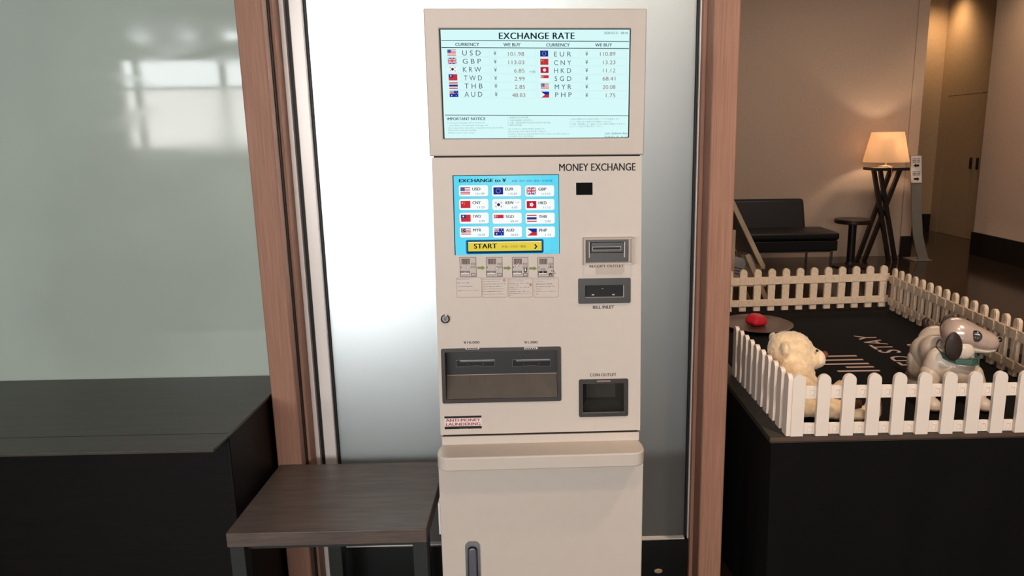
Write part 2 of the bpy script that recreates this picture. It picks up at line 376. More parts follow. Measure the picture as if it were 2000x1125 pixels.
# room behind the frosted door, closed off from the lounge
b = MB(); b.box(.49, .54, 2.19, 9.0, 0, 3.6, M_WALLG); struct(b, 'wall_divider')
b = MB(); b.box(-7, .49, 4.2, 4.3, 0, 3.6, M_CEIL); struct(b, 'wall_inner')
b = MB(); b.box(-7, -4.2, 2.20, 2.30, 0, 3.6, M_WALLG); struct(b, 'wall_front')
# lounge
b = MB(); b.box(.54, 4.53, 9.0, 9.2, 0, 3.6, M_WALL); struct(b, 'wall_lounge')
b = MB(); b.box(4.532, 4.665, 8.985, 9.2, 0, 3.6, M_WALL); struct(b, 'trim_9', bevel=.004)
b = MB(); b.box(4.53, 4.67, 8.96, 8.985, 0, .25, M_BASE); struct(b, 'baseboard_lounge', bevel=.003)
b = MB(); b.box(5.5, 5.6, -5, 9.06, 0, 3.6, M_WALL); struct(b, 'wall_right')
b = MB(); b.box(5.475, 5.5, -5, 9.07, 0, .28, M_BASE); struct(b, 'baseboard_right', bevel=.003)
b = MB(); b.box(5.6, 6.25, 8.96, 9.06, 0, 3.6, M_WALL); struct(b, 'wall_return')
b = MB(); b.plate(9.0, 11.5, 0, 3.6, [(9.52, 0, 11.2, 2.05)], 0, .1, M_DOOR)
bmesh.ops.transform(b.bm, matrix=Matrix(((0, -1, 0, 6.3), (1, 0, 0, 0), (0, 0, 1, 0), (0, 0, 0, 1))), verts=b.bm.verts[:])
struct(b, 'wall_corridor')
b = MB(); b.box(.5, 6.3, 11.4, 11.5, 0, 3.6, M_DOOR); struct(b, 'wall_end')
b = MB(); b.box(4.6, 6.19, 11.375, 11.4, 0, .26, M_BASE); struct(b, 'baseboard_end', bevel=.003)
door = tag(bpy.data.objects.new('door_2', None), kind='structure'); C.objects.link(door); door.location = (6.2, 10.36, 0)
for s_ in (-1, 1):
    b = MB(); b.box(.002, .06, *(sorted((s_*.004, s_*.838))), .001, 2.047, M_DOOR); lf = b.build('door_leaf', door, bevel=.003)
    b = MB(); b.box(-.02, .002, *(sorted((s_*.06, s_*.10))), 1.0, 1.16, M_BROWNBLK); hd = b.build('door_handle', lf, bevel=.006)

# ------------------------------------------------------------------ the money exchange machine
mach = empty('money_exchange_machine', (.002-.0085, 1.5567, 0), 'tall cream currency exchange machine with two lit screens', 'exchange machine', rot=(0, .0058, .0212))
MW = Matrix.Translation(mach.location) @ mach.rotation_euler.to_matrix().to_4x4()
ZS = 1.4641; TM = .0663; TD = .0288; HM = .5999; HD = .2914; HW = .22
R_MAIN = (-TM, 0, 0); R_DISP = (TD, 0, 0)
F_MAIN = MW @ Matrix.Translation((0, 0, ZS)) @ Euler(R_MAIN).to_matrix().to_4x4()
F_DISP = MW @ Matrix.Translation((0, 0, ZS)) @ Euler(R_DISP).to_matrix().to_4x4()
WL = -.052
F_LOW = MW @ Matrix.Translation((0, WL, 0))
def conv(F, x0, y0, s): return lambda x, y: on(F, x0+x*s, y0+y*s)
D1 = conv(F_DISP, 820, 0, .27557)
A2 = conv(F_MAIN, 840, 300, .26671)
A3 = conv(F_MAIN, 840, 590, .26671)
A4 = conv(F_MAIN, 850, 650, .17781)
A6 = conv(F_MAIN, 880, 490, .11497)
A7 = conv(F_MAIN, 1100, 440, .16)
L4 = conv(F_LOW, 840, 840, .25336)
LOC = (0, 0, ZS)
def bx(f, x0, y0, x1, y1):
    # two corners of a view box -> x0, z0, x1, z1 in the panel
    a = f(x0, y1); c = f(x1, y0); return a[0], a[1], c[0], c[1]
def bxa(f, P):
    # four corners tl, tr, br, bl -> mean box
    q = [f(*p) for p in P]; return ((q[0][0]+q[3][0])/2, (q[2][1]+q[3][1])/2, (q[1][0]+q[2][0])/2, (q[0][1]+q[1][1])/2)

# display head
scr = bxa(D1, ((131, 193), (1495, 208), (1486, 986), (167, 979)))
b = MB(); b.plate(-HW-.004, HW+.004, .0015, HD, [scr], 0, .02, M_CREAM)
b.box(-HW-.004, HW+.004, .02, .12, .0015, .02, M_CREAM); b.box(-HW-.004, HW+.004, .02, .12, HD-.015, HD, M_CREAM)
b.box(-HW-.004, -HW+.014, .02, .12, .02, HD-.015, M_CREAM); b.box(HW-.014, HW+.004, .02, .12, .02, HD-.015, M_CREAM)
b.box(-HW+.014, HW-.014, .1, .12, .02, HD-.015, M_CREAM)
b.box(-HW+.003, HW-.003, .006, .115, -.004, .003, M_INK)
b.build('display_housing', mach, loc=LOC, rot=R_DISP, bevel=.0022)
NAVY = sc(20, 30, 45); GREYT = sc(70, 90, 105); BROWNT = sc(150, 110, 105); LINE = sc(205, 228, 232); SBG = sc(214, 250, 249); FAINT = sc(140, 165, 170)
RED = sc(200, 50, 62); BLUE = sc(40, 50, 130); WHT = sc(245, 248, 250); YEL = sc(240, 215, 90); DBLUE = sc(30, 45, 150)
def flag(b, k, x0, z0, x1, z1, y):
    w_, h_ = x1-x0, z1-z0; e = -.00006
    X = lambda t: x0+t*w_
    Z = lambda t: z0+t*h_
    def st(n, cols):
        for i in range(n): b.rect(x0, Z(1-(i+1)/n), x1, Z(1-i/n), cols[i % len(cols)], y)
    def full(c): b.rect(x0, z0, x1, z1, c, y)
    if k in ('USD', 'MYR'):
        st(9 if k == 'USD' else 10, [RED, WHT]); b.rect(x0, Z(.45), X(.45), z1, BLUE, y+e)
        if k == 'MYR': b.disc(X(.2), Z(.72), h_*.18, YEL, y+2*e); b.disc(X(.24), Z(.72), h_*.14, BLUE, y+3*e); b.star(X(.34), Z(.72), h_*.1, YEL, y+3*e, 8)
        else:
            for i in range(3):
                for j in range(3): b.disc(X(.08+.14*i), Z(.55+.16*j), h_*.035, WHT, y+2*e, 6)
    elif k == 'GBP' or k == 'AUD':
        full(DBLUE)
        q0, q1, r0, r1 = (0, 1, 0, 1) if k == 'GBP' else (0, .5, .5, 1)
        P = lambda u, v: (X(q0+(q1-q0)*u), Z(r0+(r1-r0)*v))
        for c, t, ee in ((WHT, .16, 1), (RED, .06, 2)):
            b.poly([P(0, t), P(0, 0), P(t*.6, 0), P(1, 1-t), P(1, 1), P(1-t*.6, 1)], c, y+ee*e)
            b.poly([P(0, 1-t), P(0, 1), P(t*.6, 1), P(1, t), P(1, 0), P(1-t*.6, 0)], c, y+(ee+.5)*e)
        for c, t, ee in ((WHT, .17, 4), (RED, .10, 5)):
            b.poly([P(.5-t*.6, 0), P(.5+t*.6, 0), P(.5+t*.6, 1), P(.5-t*.6, 1)], c, y+ee*e); b.poly([P(0, .5-t), P(1, .5-t), P(1, .5+t), P(0, .5+t)], c, y+ee*e+e*.4)
        if k == 'AUD':
            b.star(X(.25), Z(.24), h_*.14, WHT, y+e, 7)
            for u, v in ((.75, .82), (.62, .52), (.88, .58), (.75, .2)): b.star(X(u), Z(v), h_*.09, WHT, y+e, 7)
    elif k == 'KRW':
        full(WHT)
        b.disc(X(.5), Z(.5), h_*.22, NAVY, y+e); b.poly([(X(.5)+h_*.22*math.cos(t*PI/8), Z(.5)+h_*.22*math.sin(t*PI/8)) for t in range(9)], sc(120, 30, 45), y+2*e)
        for u, v, a in ((.22, .76, 1), (.78, .76, -1), (.22, .24, -1), (.78, .24, 1)):
            for j in (-1, 0, 1):
                cx, cz = X(u)+j*h_*.06*a*.8, Z(v)-j*h_*.06; dx, dz = h_*.09, h_*.09*a
                b.poly([(cx-dx*.8, cz-dz), (cx-dx*.8+h_*.03, cz-dz-h_*.02*a), (cx+dx*.8+h_*.03, cz+dz-h_*.02*a), (cx+dx*.8, cz+dz)], NAVY, y+e)
        b.frame2([(x0, z0), (x1, z0), (x1, z1), (x0, z1)], h_*.03, LINE, y+e)
    elif k == 'TWD':
        full(RED); b.rect(x0, Z(.5), X(.5), z1, BLUE, y+e); b.star(X(.25), Z(.75), h_*.17, WHT, y+2*e, 12)
    elif k == 'THB':
        for a, c, q in ((0, .167, RED), (.167, .333, WHT), (.333, .667, BLUE), (.667, .833, WHT), (.833, 1, RED)): b.rect(x0, Z(a), x1, Z(c), q, y)
    elif k == 'EUR':
        full(DBLUE)
        for i in range(12): b.disc(X(.5)+h_*.3*math.cos(i*PI/6), Z(.5)+h_*.3*math.sin(i*PI/6), h_*.045, YEL, y+e, 6)
    elif k == 'CNY':
        full(RED); b.star(X(.18), Z(.72), h_*.15, YEL, y+e)
        for u, v in ((.36, .88), (.42, .74), (.42, .58), (.36, .45)): b.star(X(u), Z(v), h_*.05, YEL, y+e)
    elif k == 'HKD':
        full(sc(190, 30, 55))
        for i in range(5):
            t = 2*PI*i/5+.3; b.disc(X(.5)+h_*.17*math.sin(t), Z(.5)+h_*.17*math.cos(t), h_*.12, WHT, y+e*(1+.2*i), 10)
    elif k == 'SGD':
        full(WHT); b.rect(x0, Z(.5), x1, z1, RED, y+e); b.disc(X(.2), Z(.76), h_*.17, WHT, y+2*e); b.disc(X(.25), Z(.76), h_*.15, RED, y+3*e)
        for i in range(5): b.disc(X(.33)+h_*.09*math.sin(i*1.257), Z(.76)+h_*.09*math.cos(i*1.257), h_*.03, WHT, y+3*e, 6)
    elif k == 'PHP':
        b.rect(x0, Z(.5), x1, z1, DBLUE, y); b.rect(x0, z0, x1, Z(.5), RED, y); b.poly([(x0, z0), (X(.5), Z(.5)), (x0, z1)], WHT, y+e); b.star(X(.17), Z(.5), h_*.11, YEL, y+2*e, 8)

b = MB(); YS = .004; T0 = YS-.0002
b.box(scr[0], scr[2], YS, .018, scr[1], scr[3], M_VOID)
s0 = bxa(D1, ((143, 203), (1486, 214), (1480, 982), (176, 974)))
b.rect(*s0, SBG, YS-.0001)
def d_txt(st, x0, yb, x1, yt, m, bold=0., sp=1.): b.text(st, *bx(D1, x0, yt, x1, yb), m, T0, bold, sp)
def d_line(x0, y0, x1, y1, t, m):
    p, q = D1(x0, y0), D1(x1, y1); h = t/2*.27557*.00113
    b.poly([(p[0], p[1]-h), (q[0], q[1]-h), (q[0], q[1]+h), (p[0], p[1]+h)], m, T0)
d_txt('EXCHANGE RATE', 560, 276, 1098, 229, NAVY, .035, 1.08)
d_txt('2020.03.21  08:46', 1307, 240, 1478, 224, GREYT)
d_line(150, 285, 1484, 293, 4, NAVY); d_line(152, 335, 1484, 343, 5, NAVY); d_line(178, 816, 1480, 821, 4, NAVY)
for st, x0, yb, x1, yt in (('CURRENCY', 250, 325, 420, 302), ('WE BUY', 592, 328, 714, 304), ('CURRENCY', 896, 329, 1064, 305), ('WE BUY', 1243, 329, 1365, 306)): d_txt(st, x0, yb, x1, yt, GREYT, .035)
ROWL = [('USD', '101.98', 300, 392, 626, 396), ('GBP', '113.03', 303, 451, 628, 455), ('KRW', '6.85', 305, 510, 668, 514), ('TWD', '2.99', 312, 570, 671, 572), ('THB', '2.85', 317, 627, 673, 629), ('AUD', '48.83', 316, 686, 654, 688)]
ROWR = [('EUR', '110.89', 952, 400, 1278, 396), ('CNY', '13.23', 952, 460, 1300, 455), ('HKD', '11.12', 953, 517, 1299, 513), ('SGD', '68.41', 956, 574, 1296, 571), ('MYR', '20.08', 957, 632, 1297, 630), ('PHP', '1.75', 960, 688, 1320, 690)]
for i, (a, r) in enumerate(zip(ROWL, ROWR)):
    y0 = 352+i*58.4; dx = i*3.3
    d_txt(' '.join(a[0]), a[2], a[3], a[2]+130-dx*.3, a[3]-36, GREYT); d_txt(a[1], a[4], a[5], 739+i*1.6, a[5]-28, BROWNT)
    d_txt('¥', 523+i*1.6, a[5]-5, 541+i*1.8, a[5]-36, GREYT)
    d_txt(' '.join(r[0]), r[2], r[3], r[2]+122-i, r[3]-34, GREYT); d_txt(r[1], r[4], r[5], 1388, r[5]-28, BROWNT)
    d_txt('¥', 1174, r[5]-1, 1194, r[5]-32, GREYT)
    flag(b, a[0], *bx(D1, 194+dx, y0-2, 254+dx, y0+43), T0); flag(b, r[0], *bx(D1, 853+i*1.3, y0+5, 910+i*1.3, y0+48), T0)
    for x0, x1, yo in ((172+dx, 490+dx*.6, -5), (503+dx*.3, 822+dx*.2, -3), (832+dx*.2, 1140+i, 0), (1152, 1468, 2)):
        q = bx(D1, x0, y0+yo, x1, y0+yo+54); b.frame2([(q[0], q[1]), (q[2], q[1]), (q[2], q[3]), (q[0], q[3])], .0004, LINE, T0)
d_txt('×100', 778, 515, 818, 500, GREYT)
d_txt('IMPORTANT NOTICE', 192, 853, 464, 831, GREYT, .035)
for st, x0, yb, x1 in (('1.Currency exchange will be carried out', 195, 879, 460), ('according to the displayed exchange rate.', 208, 897, 484), ('2.Currency other than what is displayed cannot be handled.', 196, 915, 594), ('3.Dirty bills cannot be handled.', 197, 932, 402), ('4.Please receive your receipt.', 198, 950, 390)): d_txt(st, x0, yb, x1, yb-15, FAINT)
for st, x0, yb, x1 in (('1. 根据现行汇率兑换。', 622, 840, 776), ('2. 只能兑换屏幕上显示的外汇。', 622, 859, 806), ('3. 污损、破裂纸币有可能识别不出来不能兑换。', 622, 877, 930), ('4. 请收好您的收据。', 622, 894, 726),
        ('1.본 기기에서는 현재의 환율로 환전됩니다.', 624, 921, 886), ('2.표시된 환율 이외의 외화로 환전할 수 없습니다.', 624, 939, 900), ('3.더럽거나 훼손되고 감별기를 통하지 않는 외화는 접수하지 않습니다.', 625, 957, 1062), ('4.영수증은 반드시 받아주세요.', 626, 974, 808)): d_txt(st, x0, yb, x1, yb-14, FAINT)
for st, x0, yb, x1 in (('1. 当日の両替の仕方は現在の為替レートにて計算致します。', 1062, 851, 1420), ('2. レート表示された通貨以外の両替はできません。', 1062, 869, 1364), ('3. 汚損、破損等により識別できない紙幣は両替できません。', 1062, 886, 1460), ('4. レシートは必ずお受け取りください。', 1062, 903, 1300)): d_txt(st, x0, yb, x1, yb-14, FAINT)
d_txt('Last Updated date', 1314, 956, 1474, 937, GREYT); d_txt('2020.03.19  11:13', 1308, 978, 1474, 963, GREYT)
b.build('display_screen', mach, loc=LOC, rot=R_DISP, smooth=False)

# main housing with real openings
tsc = bxa(A2, ((165, 153), (944, 158), (950, 739), (179, 739)))
rec = bx(A7, 270, 150, 795, 450); bil = bx(A7, 270, 728, 740, 882); outl = bx(A4, 122, 190, 1340, 732); coin = bx(A3, 1114, 587, 1424, 812); sens = bx(A2, 1070, 212, 1190, 303)
ZB = -HM
b = MB(); b.plate(-HW, HW, ZB, -.0015, [tsc, rec, bil, outl, coin, sens], 0, .012, M_CREAM)
b.box(-HW, -HW+.012, .012, .40, ZB, -.0015, M_CREAM); b.box(HW-.012, HW, .012, .40, ZB, -.0015, M_CREAM)
b.box(-HW+.012, HW-.012, .012, .40, -.0135, -.0015, M_CREAM); b.box(-HW+.012, HW-.012, .012, .40, ZB, ZB+.012, M_CREAM)
b.box(-HW+.012, HW-.012, .39, .40, ZB+.012, -.0135, M_CREAM)
b.build('upper_cabinet', mach, loc=LOC, rot=R_MAIN, bevel=.003, seg=3)
# dark joint and lower lip of the housing
b = MB(); b.box(-HW+.006, HW-.006, .006, .38, ZB-.005, ZB, M_INK); b.box(-HW+.002, HW-.002, .001, .38, ZB-.024, ZB-.005, M_CREAM)
b.build('cabinet_lip', mach, loc=LOC, rot=R_MAIN, bevel=.0015)

# touch screen
b = MB(); YS = .003; T0 = YS-.0002
b.box(tsc[0], tsc[2], YS, .011, tsc[1], tsc[3], M_VOID)
s1 = bxa(A2, ((174, 158), (941, 162), (946, 739), (183, 739)))
CY = [sc(40+12*i, 198+5*i, 240) for i in range(7)]
for i in range(12):   # the screen's own picture: pale cyan, bluer at its edge
    k = min(i, 11-i); q = k/6
    b.rect(s1[0]+(s1[2]-s1[0])*i/12, s1[1], s1[0]+(s1[2]-s1[0])*(i+1)/12, s1[3], sc(int(95+40*q), int(216+14*q), 245), YS-.0001)
INK = sc(15, 30, 50); GRY = sc(120, 128, 138)
def t_txt(st, x0, yb, x1, yt, m, bold=0., sp=1., y=None): b.text(st, *bx(A2, x0, yt, x1, yb), m, T0-.0006 if y is None else y, bold, sp)
t_txt('EXCHANGE to ¥', 211, 211, 557, 182, INK, .05)
t_txt('兑换 / 환전 / 兌換 / 换钱 / 外貨両替', 598, 209, 896, 190, sc(30, 90, 150))
GR = [[('USD', '101.98'), ('EUR', '110.89'), ('GBP', '113.03')], [('CNY', '13.23'), ('KRW', '6.85'), ('HKD', '11.12')], [('TWD', '2.99'), ('SGD', '68.41'), ('THB', '2.85')], [('MYR', '20.08'), ('AUD', '48.83'), ('PHP', '1.75')]]
for r in range(4):
    for c in range(3):
        x0 = 212+242*c+r*2; y0 = 231+100.5*r+c*.5; k, v = GR[r][c]
        q = bx(A2, x0, y0, x0+212, y0+82); q2 = bx(A2, x0-3, y0-3, x0+216, y0+86)
        b.poly(rrect(*q2, .0042), sc(150, 205, 215), T0-.0001); b.poly(rrect(*q, .004), sc(247, 252, 252), T0-.0003)
        flag(b, k, *bx(A2, x0+10, y0+15, x0+80, y0+68), T0-.0006)
        t_txt(k, x0+96, y0+39, x0+156, y0+17, sc(35, 50, 60), .035); t_txt(v, x0+184-len(v)*10.5, y0+70, x0+184, y0+55, GRY)
        if k == 'KRW': t_txt('×100', x0+166, y0+30, x0+198, y0+20, GRY)
b.poly(rrect(*bx(A2, 262, 625, 832, 738), .004), sc(35, 120, 165), T0-.0001); b.poly(rrect(*bx(A2, 272, 632, 824, 732), .003), sc(12, 50, 90), T0-.0002)
q = bx(A2, 279, 640, 817, 717); b.rect(*q, sc(228, 205, 72), T0-.0004)
b.rect(q[0], q[3]-.0022, q[2], q[3], sc(246, 238, 180), T0-.0005)
t_txt('START', 320, 697, 490, 659, sc(30, 32, 30), .04, 1.05); t_txt('开始 / 스타트 / 開始', 525, 691, 703, 671, sc(70, 70, 40))
p = [A2(*a) for a in ((763, 665), (771, 662), (786, 681), (771, 700), (763, 697), (774, 681))]; b.poly(p, sc(20, 30, 50), T0-.0006)
t_txt('Last updated date', 845, 718, 938, 709, sc(40, 150, 190)); t_txt('2020.03.19  11:13', 838, 734, 938, 725, sc(40, 150, 190))
b.build('touch_screen', mach, loc=LOC, rot=R_MAIN, smooth=False)

# printed lettering on the housing
def mtext(b, f, st, x0, yb, x1, yt, m, bold=0., sp=1.): b.text(st, *bx(f, x0, yt, x1, yb), m, -.0003, bold, sp)
for f, st, x0, yb, x1, yt, bd in ((A2, 'MONEY EXCHANGE', 945, 129, 1505, 69, .012), (A7, 'RECEIPT OUTLET', 320, 516, 740, 478, .01), (A7, 'BILL INLET', 362, 1019, 622, 977, .012),
        (A3, '¥10,000', 245, 308, 362, 284, .008), (A3, '¥1,000', 690, 307, 787, 283, .008), (A3, 'COIN OUTLET', 1170, 545, 1364, 519, .01)):
    b = MB(); mtext(b, f, st, x0, yb, x1, yt, M_INK, bd*2.2); b.build('lettering', mach, loc=LOC, rot=R_MAIN, smooth=False)

# four step pictures with their text boxes
def fr(b, x0, y0, x1, y1, m, t=.0011, y=-.0003):
    q = bx(A6, x0, y0, x1, y1); b.frame2([(q[0], q[1]), (q[2], q[1]), (q[2], q[3]), (q[0], q[3])], t, m, y)
def fl(b, x0, y0, x1, y1, m, y=-.0003): b.rect(*bx(A6, x0, y0, x1, y1), m, y)
STEPS = [(160, 435), (606, 880), (1047, 1318), (1482, 1748)]
NOTES = [(105, 525, [('Please touch "Start".', 115, 488, 335), ('请点 "Start" 键。', 115, 552, 320), ('시작 을 터치하십시오.', 120, 614, 380), ('"開始" をタッチしてください。', 122, 684, 490)]),
    (540, 965, [('You can insert mixed currencies and', 552, 488, 872), ('return. Please touch "OK".', 552, 528, 830), ('放入的纸币不予退还, 请点"OK" 键。', 552, 572, 945), ('삽입 한 통화가지 반환하지', 552, 614, 872), ('않습니다 확인 을터치하십시오.', 552, 656, 912), ('挿入した紙幣は返却できません。', 552, 698, 884), ('"OK" をタッチしてください。', 552, 742, 905)]),
    (985, 1395, [('Please insert banknote one by one', 992, 488, 1372), ('and touch "Exchange".', 992, 520, 1245), ('请将纸币一张一张放入，请按', 992, 560, 1335), ('"Exchange" 键。', 992, 590, 1165), ('지폐를 하나씩 넣고 "교환"을', 992, 628, 1334), ('터치하십시오.', 992, 660, 1148), ('外貨紙幣を一枚ずつ挿入して', 992, 698, 1338), ('"EXCHANGE" をタッチしてくだ', 992, 732, 1372), ('さい。', 992, 762, 1055)]),
    (1415, 1835, [('Please take your Japanese Yen', 1440, 488, 1782), ('and Receipt.', 1440, 530, 1575), ('请收取您的日元和收据。', 1445, 572, 1738), ('일본 엔화와 영수증을 가져', 1445, 614, 1765), ('가십시오.', 1445, 658, 1550), ('日本円とレシートをお取りくだ', 1445, 698, 1812), ('さい。', 1450, 742, 1512)])]
for (x0, x1), (n0, n1, L), k in zip(STEPS, NOTES, range(4)):
    b = MB(); W_ = x1-x0; X = lambda t: x0+W_*t
    fl(b, x0, 105, x1, 446, M_PALE, -.0002); fr(b, x0, 105, x1, 446, M_INK2, .0010)
    fl(b, X(.10), 133, X(.60), 228, M_INK2, -.0003); fl(b, X(.14), 150, X(.56), 222, M_PINK, -.0004)
    for j in range(4): fl(b, X(.17+.1*j), 154, X(.23+.1*j), 218, M_INK2, -.0005)
    fr(b, X(.70), 205, X(.93), 240, M_INK2, .0009); fr(b, X(.67), 256, X(.94), 290, M_INK2, .0009)
    fl(b, X(.05), 270, X(.10), 286, M_INK, -.0004)
    fr(b, X(.03), 340, X(.60), 412, M_INK2, .0012)
    for j in (0, 1): fl(b, X(.07+.28*j), 356, X(.29+.28*j), 368, M_INK, -.0004)
    fl(b, X(.05), 378, X(.58), 404, M_WPAPER, -.0004); fr(b, X(.69), 375, X(.95), 430, M_INK2, .0012)
    if k == 3:
        for j in range(5):
            t = math.radians(30+30*j); cx, cy = X(.32), 345
            p, q = A6(cx+22*math.cos(t), cy-22*math.sin(t)), A6(cx+62*math.cos(t), cy-62*math.sin(t)); n_ = Vector((q[1]-p[1], p[0]-q[0])).normalized()*.0004
            b.poly([(p[0]-n_.x, p[1]-n_.y), (q[0]-n_.x, q[1]-n_.y), (q[0]+n_.x, q[1]+n_.y), (p[0]+n_.x, p[1]+n_.y)], M_INK, -.0005)
        fl(b, X(.10), 345, X(.30), 376, M_INK, -.0006); fl(b, X(.36), 345, X(.55), 376, M_INK, -.0006); fl(b, X(.80), 240, X(.85), 290, M_INK2, -.0005)
        for cx, cy in ((1720, 338), (1750, 345), (1772, 380)): fl(b, cx-8, cy-8, cx+8, cy+8, M_INK, -.0005)
        b.poly([A6(*a) for a in ((1680, 425), (1676, 395), (1696, 372), (1722, 395), (1718, 425), (1705, 400), (1690, 402))], M_INK, -.0006)
    else:   # pointing hand
        hx, hy, f = ((245, 232, 1), (745, 258, 1), (1175, 205, -1))[k]
        b.poly([A6(hx+f*u, hy+v) for u, v in ((0, 0), (14, -4), (40, 22), (62, 28), (76, 62), (70, 72), (38, 62), (10, 44), (26, 40), (8, 12))], M_INK2, -.0006)
        b.poly([A6(hx+f*u, hy+v) for u, v in ((6, 4), (13, 1), (38, 27), (59, 33), (70, 62), (66, 66), (40, 56), (24, 47), (32, 42))], M_WPAPER, -.0007)
    if k == 2:
        fl(b, X(.66), 255, X(.97), 272, M_PINK, -.0005); b.poly([A6(*a) for a in ((1240, 290), (1302, 290), (1298, 350), (1285, 368), (1255, 368), (1243, 350))], M_INK, -.0007); fl(b, 1258, 298, 1284, 345, M_WPAPER, -.0008)
    q = bx(A6, n0, 450, n1, 795); b.frame2(rrect(*q, .003), .0009, M_PINK, -.0003)
    for st, a, yb, c in L: b.text(st, *bx(A6, a, yb-19, c, yb), M_INK2 if st[0] in 'PYrta' else M_INK, -.0004)
    if k in (1, 2):
        cx, cy = ((910, 497), (1358, 574))[k-1]
        p = A6(cx, cy); b.disc(p[0], p[1], .0026, M_REDP, -.0005, 14, .0034); b.disc(p[0], p[1], .0018, M_PALE, -.0006, 14, .0026); b.disc(p[0]+.0003, p[1], .0007, M_REDP, -.0007, 8, .0016)
    b.build('instruction_print', mach, loc=LOC, rot=R_MAIN, smooth=False)
for x, y in ((455, 288), (898, 292), (1335, 297)):
    b = MB(); b.poly([A6(x+u, y+v) for u, v in ((0, -18), (75, -18), (75, -38), (135, 0), (75, 38), (75, 18), (0, 18))], M_GREEN, -.0004); b.build('printed_arrow', mach, loc=LOC, rot=R_MAIN, smooth=False)

# black sensor window
b = MB(); b.prism(rrect(sens[0]+.0005, sens[1]+.0005, sens[2]-.0005, sens[3]-.0005, .002), -.0008, .008, M_SENS); b.build('sensor_window', mach, loc=LOC, rot=R_MAIN)
# key lock
k0 = A3(112, 120)
b = MB(); b.lathe([(.0088, -.004), (.0095, -.0005), (.0095, .005), (.0075, .006), (.007, .0045), (.0045, .0045), (.0042, .006), (.0001, .006)], M_CHROME, 28)
lk = b.build('key_lock', mach, loc=(LOC[0]+k0[0], LOC[1]+math.sin(TM)*k0[1]-.0005, LOC[2]+math.cos(TM)*k0[1]), rot=(PI/2-TM, 0, 0))
b = MB(); b.box(-.0009, .0009, -.0032, .0032, .0059, .0065, M_VOID); b.build('keyhole', lk)

# bill outlet
b = MB(); o_ = bx(A4, 82, 148, 1380, 774); i_ = outl; t_ = .0035
b.ring(rrect(*o_, .004), rrect(i_[0], i_[1], i_[2], i_[3], .0008), -.003, .002, M_DGREY, 'y')
b.box(i_[0]-.001, i_[0], .002, .05, i_[1], i_[3], M_DGREY); b.box(i_[2], i_[2]+.001, .002, .05, i_[1], i_[3], M_EDGE)
b.box(i_[0], i_[2], .002, .05, i_[3], i_[3]+.001, M_DGREY); b.box(i_[0], i_[2], .002, .05, i_[1]-.001, i_[1], M_DGREY)
bo = b.build('bill_outlet', mach, loc=LOC, rot=R_MAIN, bevel=.0007)
b = MB(); zmid = i_[1]+(i_[3]-i_[1])*.45
b.box(i_[0], i_[2], .030, .034, zmid-.004, i_[3], M_BLACKP); b.build('back_plate', bo)
b = MB(); b.prism([(.030, zmid), (.027, zmid), (.004, i_[1]), (.030, i_[1])], i_[0]+.0005, i_[2]-.0005, M_SLOPE, 'x')
for t in (370, 540, 868, 980, 1155):
    x = A4(t, 500)[0]; b.obox((x, .0222, zmid-.008), (.0012, .0012, .014), Euler((math.radians(-28), 0, 0)).to_matrix(), M_DGREY)
b.build('sloping_tray', bo)
b = MB(); b.box(i_[0]+.0005, i_[2]-.0005, .0262, .0275, zmid-.0006, zmid+.0006, M_EDGE); b.build('bright_edge', bo)
for q in ((220, 328, 650, 410), (846, 322, 1270, 408)):
    x0, z0, x1, z1 = bx(A4, *q); w_ = x1-x0; dz = .0022
    b = MB(); P = [(x0, z1), (x0, z0)]+[(x0+w_*t, z0+dz*math.sin(PI*min(max((t-.25)/.5, 0), 1))**1.0) for t in [.2+.06*k for k in range(11)]]+[(x1, z0), (x1, z1)]
    b.prism(P, .0295, .0292, M_VOID)
    for a, c in zip(P, P[1:]+P[:1]): b.bar((a[0], .029, a[1]), (c[0], .029, c[1]), .0009, .002, M_CHROME)
    b.box(x0+w_*.1, x1-.001, .0262, .0292, z1-.0035, z1-.0005, M_CHROME)
    for t in (.3, .7): b.box(x0+w_*t-.0012, x0+w_*t+.0012, .0275, .029, z0+.004, z0+.0075, M_DGREY)
    b.build('bill_slot', bo)
for q in ((335, 155, 484, 180), (978, 155, 1124, 178)):
    x0, z0, x1, z1 = bx(A4, *q); b = MB(); b.rect(x0, z0, x1, z1, M_WPAPER, -.0033)
    for k in range(6): b.rect(x0+(x1-x0)*(.08+.14*k), z0+.0008, x0+(x1-x0)*(.18+.14*k), z1-.0012, M_INK, -.0035)
    b.build('small_sticker', bo, smooth=False)
# coin outlet
b = MB(); o_ = bx(A3, 1090, 558, 1450, 840); i_ = coin
b.ring(rrect(*o_, .004), rrect(*i_, .0008), -.003, .002, M_DGREY)
co = b.build('coin_outlet', mach, loc=LOC, rot=R_MAIN, bevel=.0007)
b = MB(); q = [(i_[0], i_[1]), (i_[2], i_[1]), (i_[2], i_[3]), (i_[0], i_[3])]; iw, ih = i_[2]-i_[0], i_[3]-i_[1]
b.hull([[(p[0], .002, p[1]) for p in q], [(p[0], .02, p[1]) for p in q], [(i_[0]+iw*(.15+.7*(p[0] > i_[0])), .05, i_[1]+ih*(.3+.6*(p[1] > i_[1]))) for p in q]], M_CUP, False, True)
b.build('coin_cup', co)
b = MB(); b.ring(q, [(p[0]+(.0016 if p[0] == i_[0] else -.0016), p[1]+(.0016 if p[1] == i_[1] else -.0016)) for p in q], -.0005, .002, M_CHROME); b.build('inner_rim', co)
b = MB(); b.box(i_[0]+.0016, i_[2]-.0016, .001, .002, i_[1]+.0016, i_[3]-.0016, M_SMOKE); b.build('smoked_flap', co)
x0, z0, x1, z1 = bx(A3, 1222, 570, 1318, 583); b = MB(); b.rect(x0, z0, x1, z1, M_PINK, -.0033)
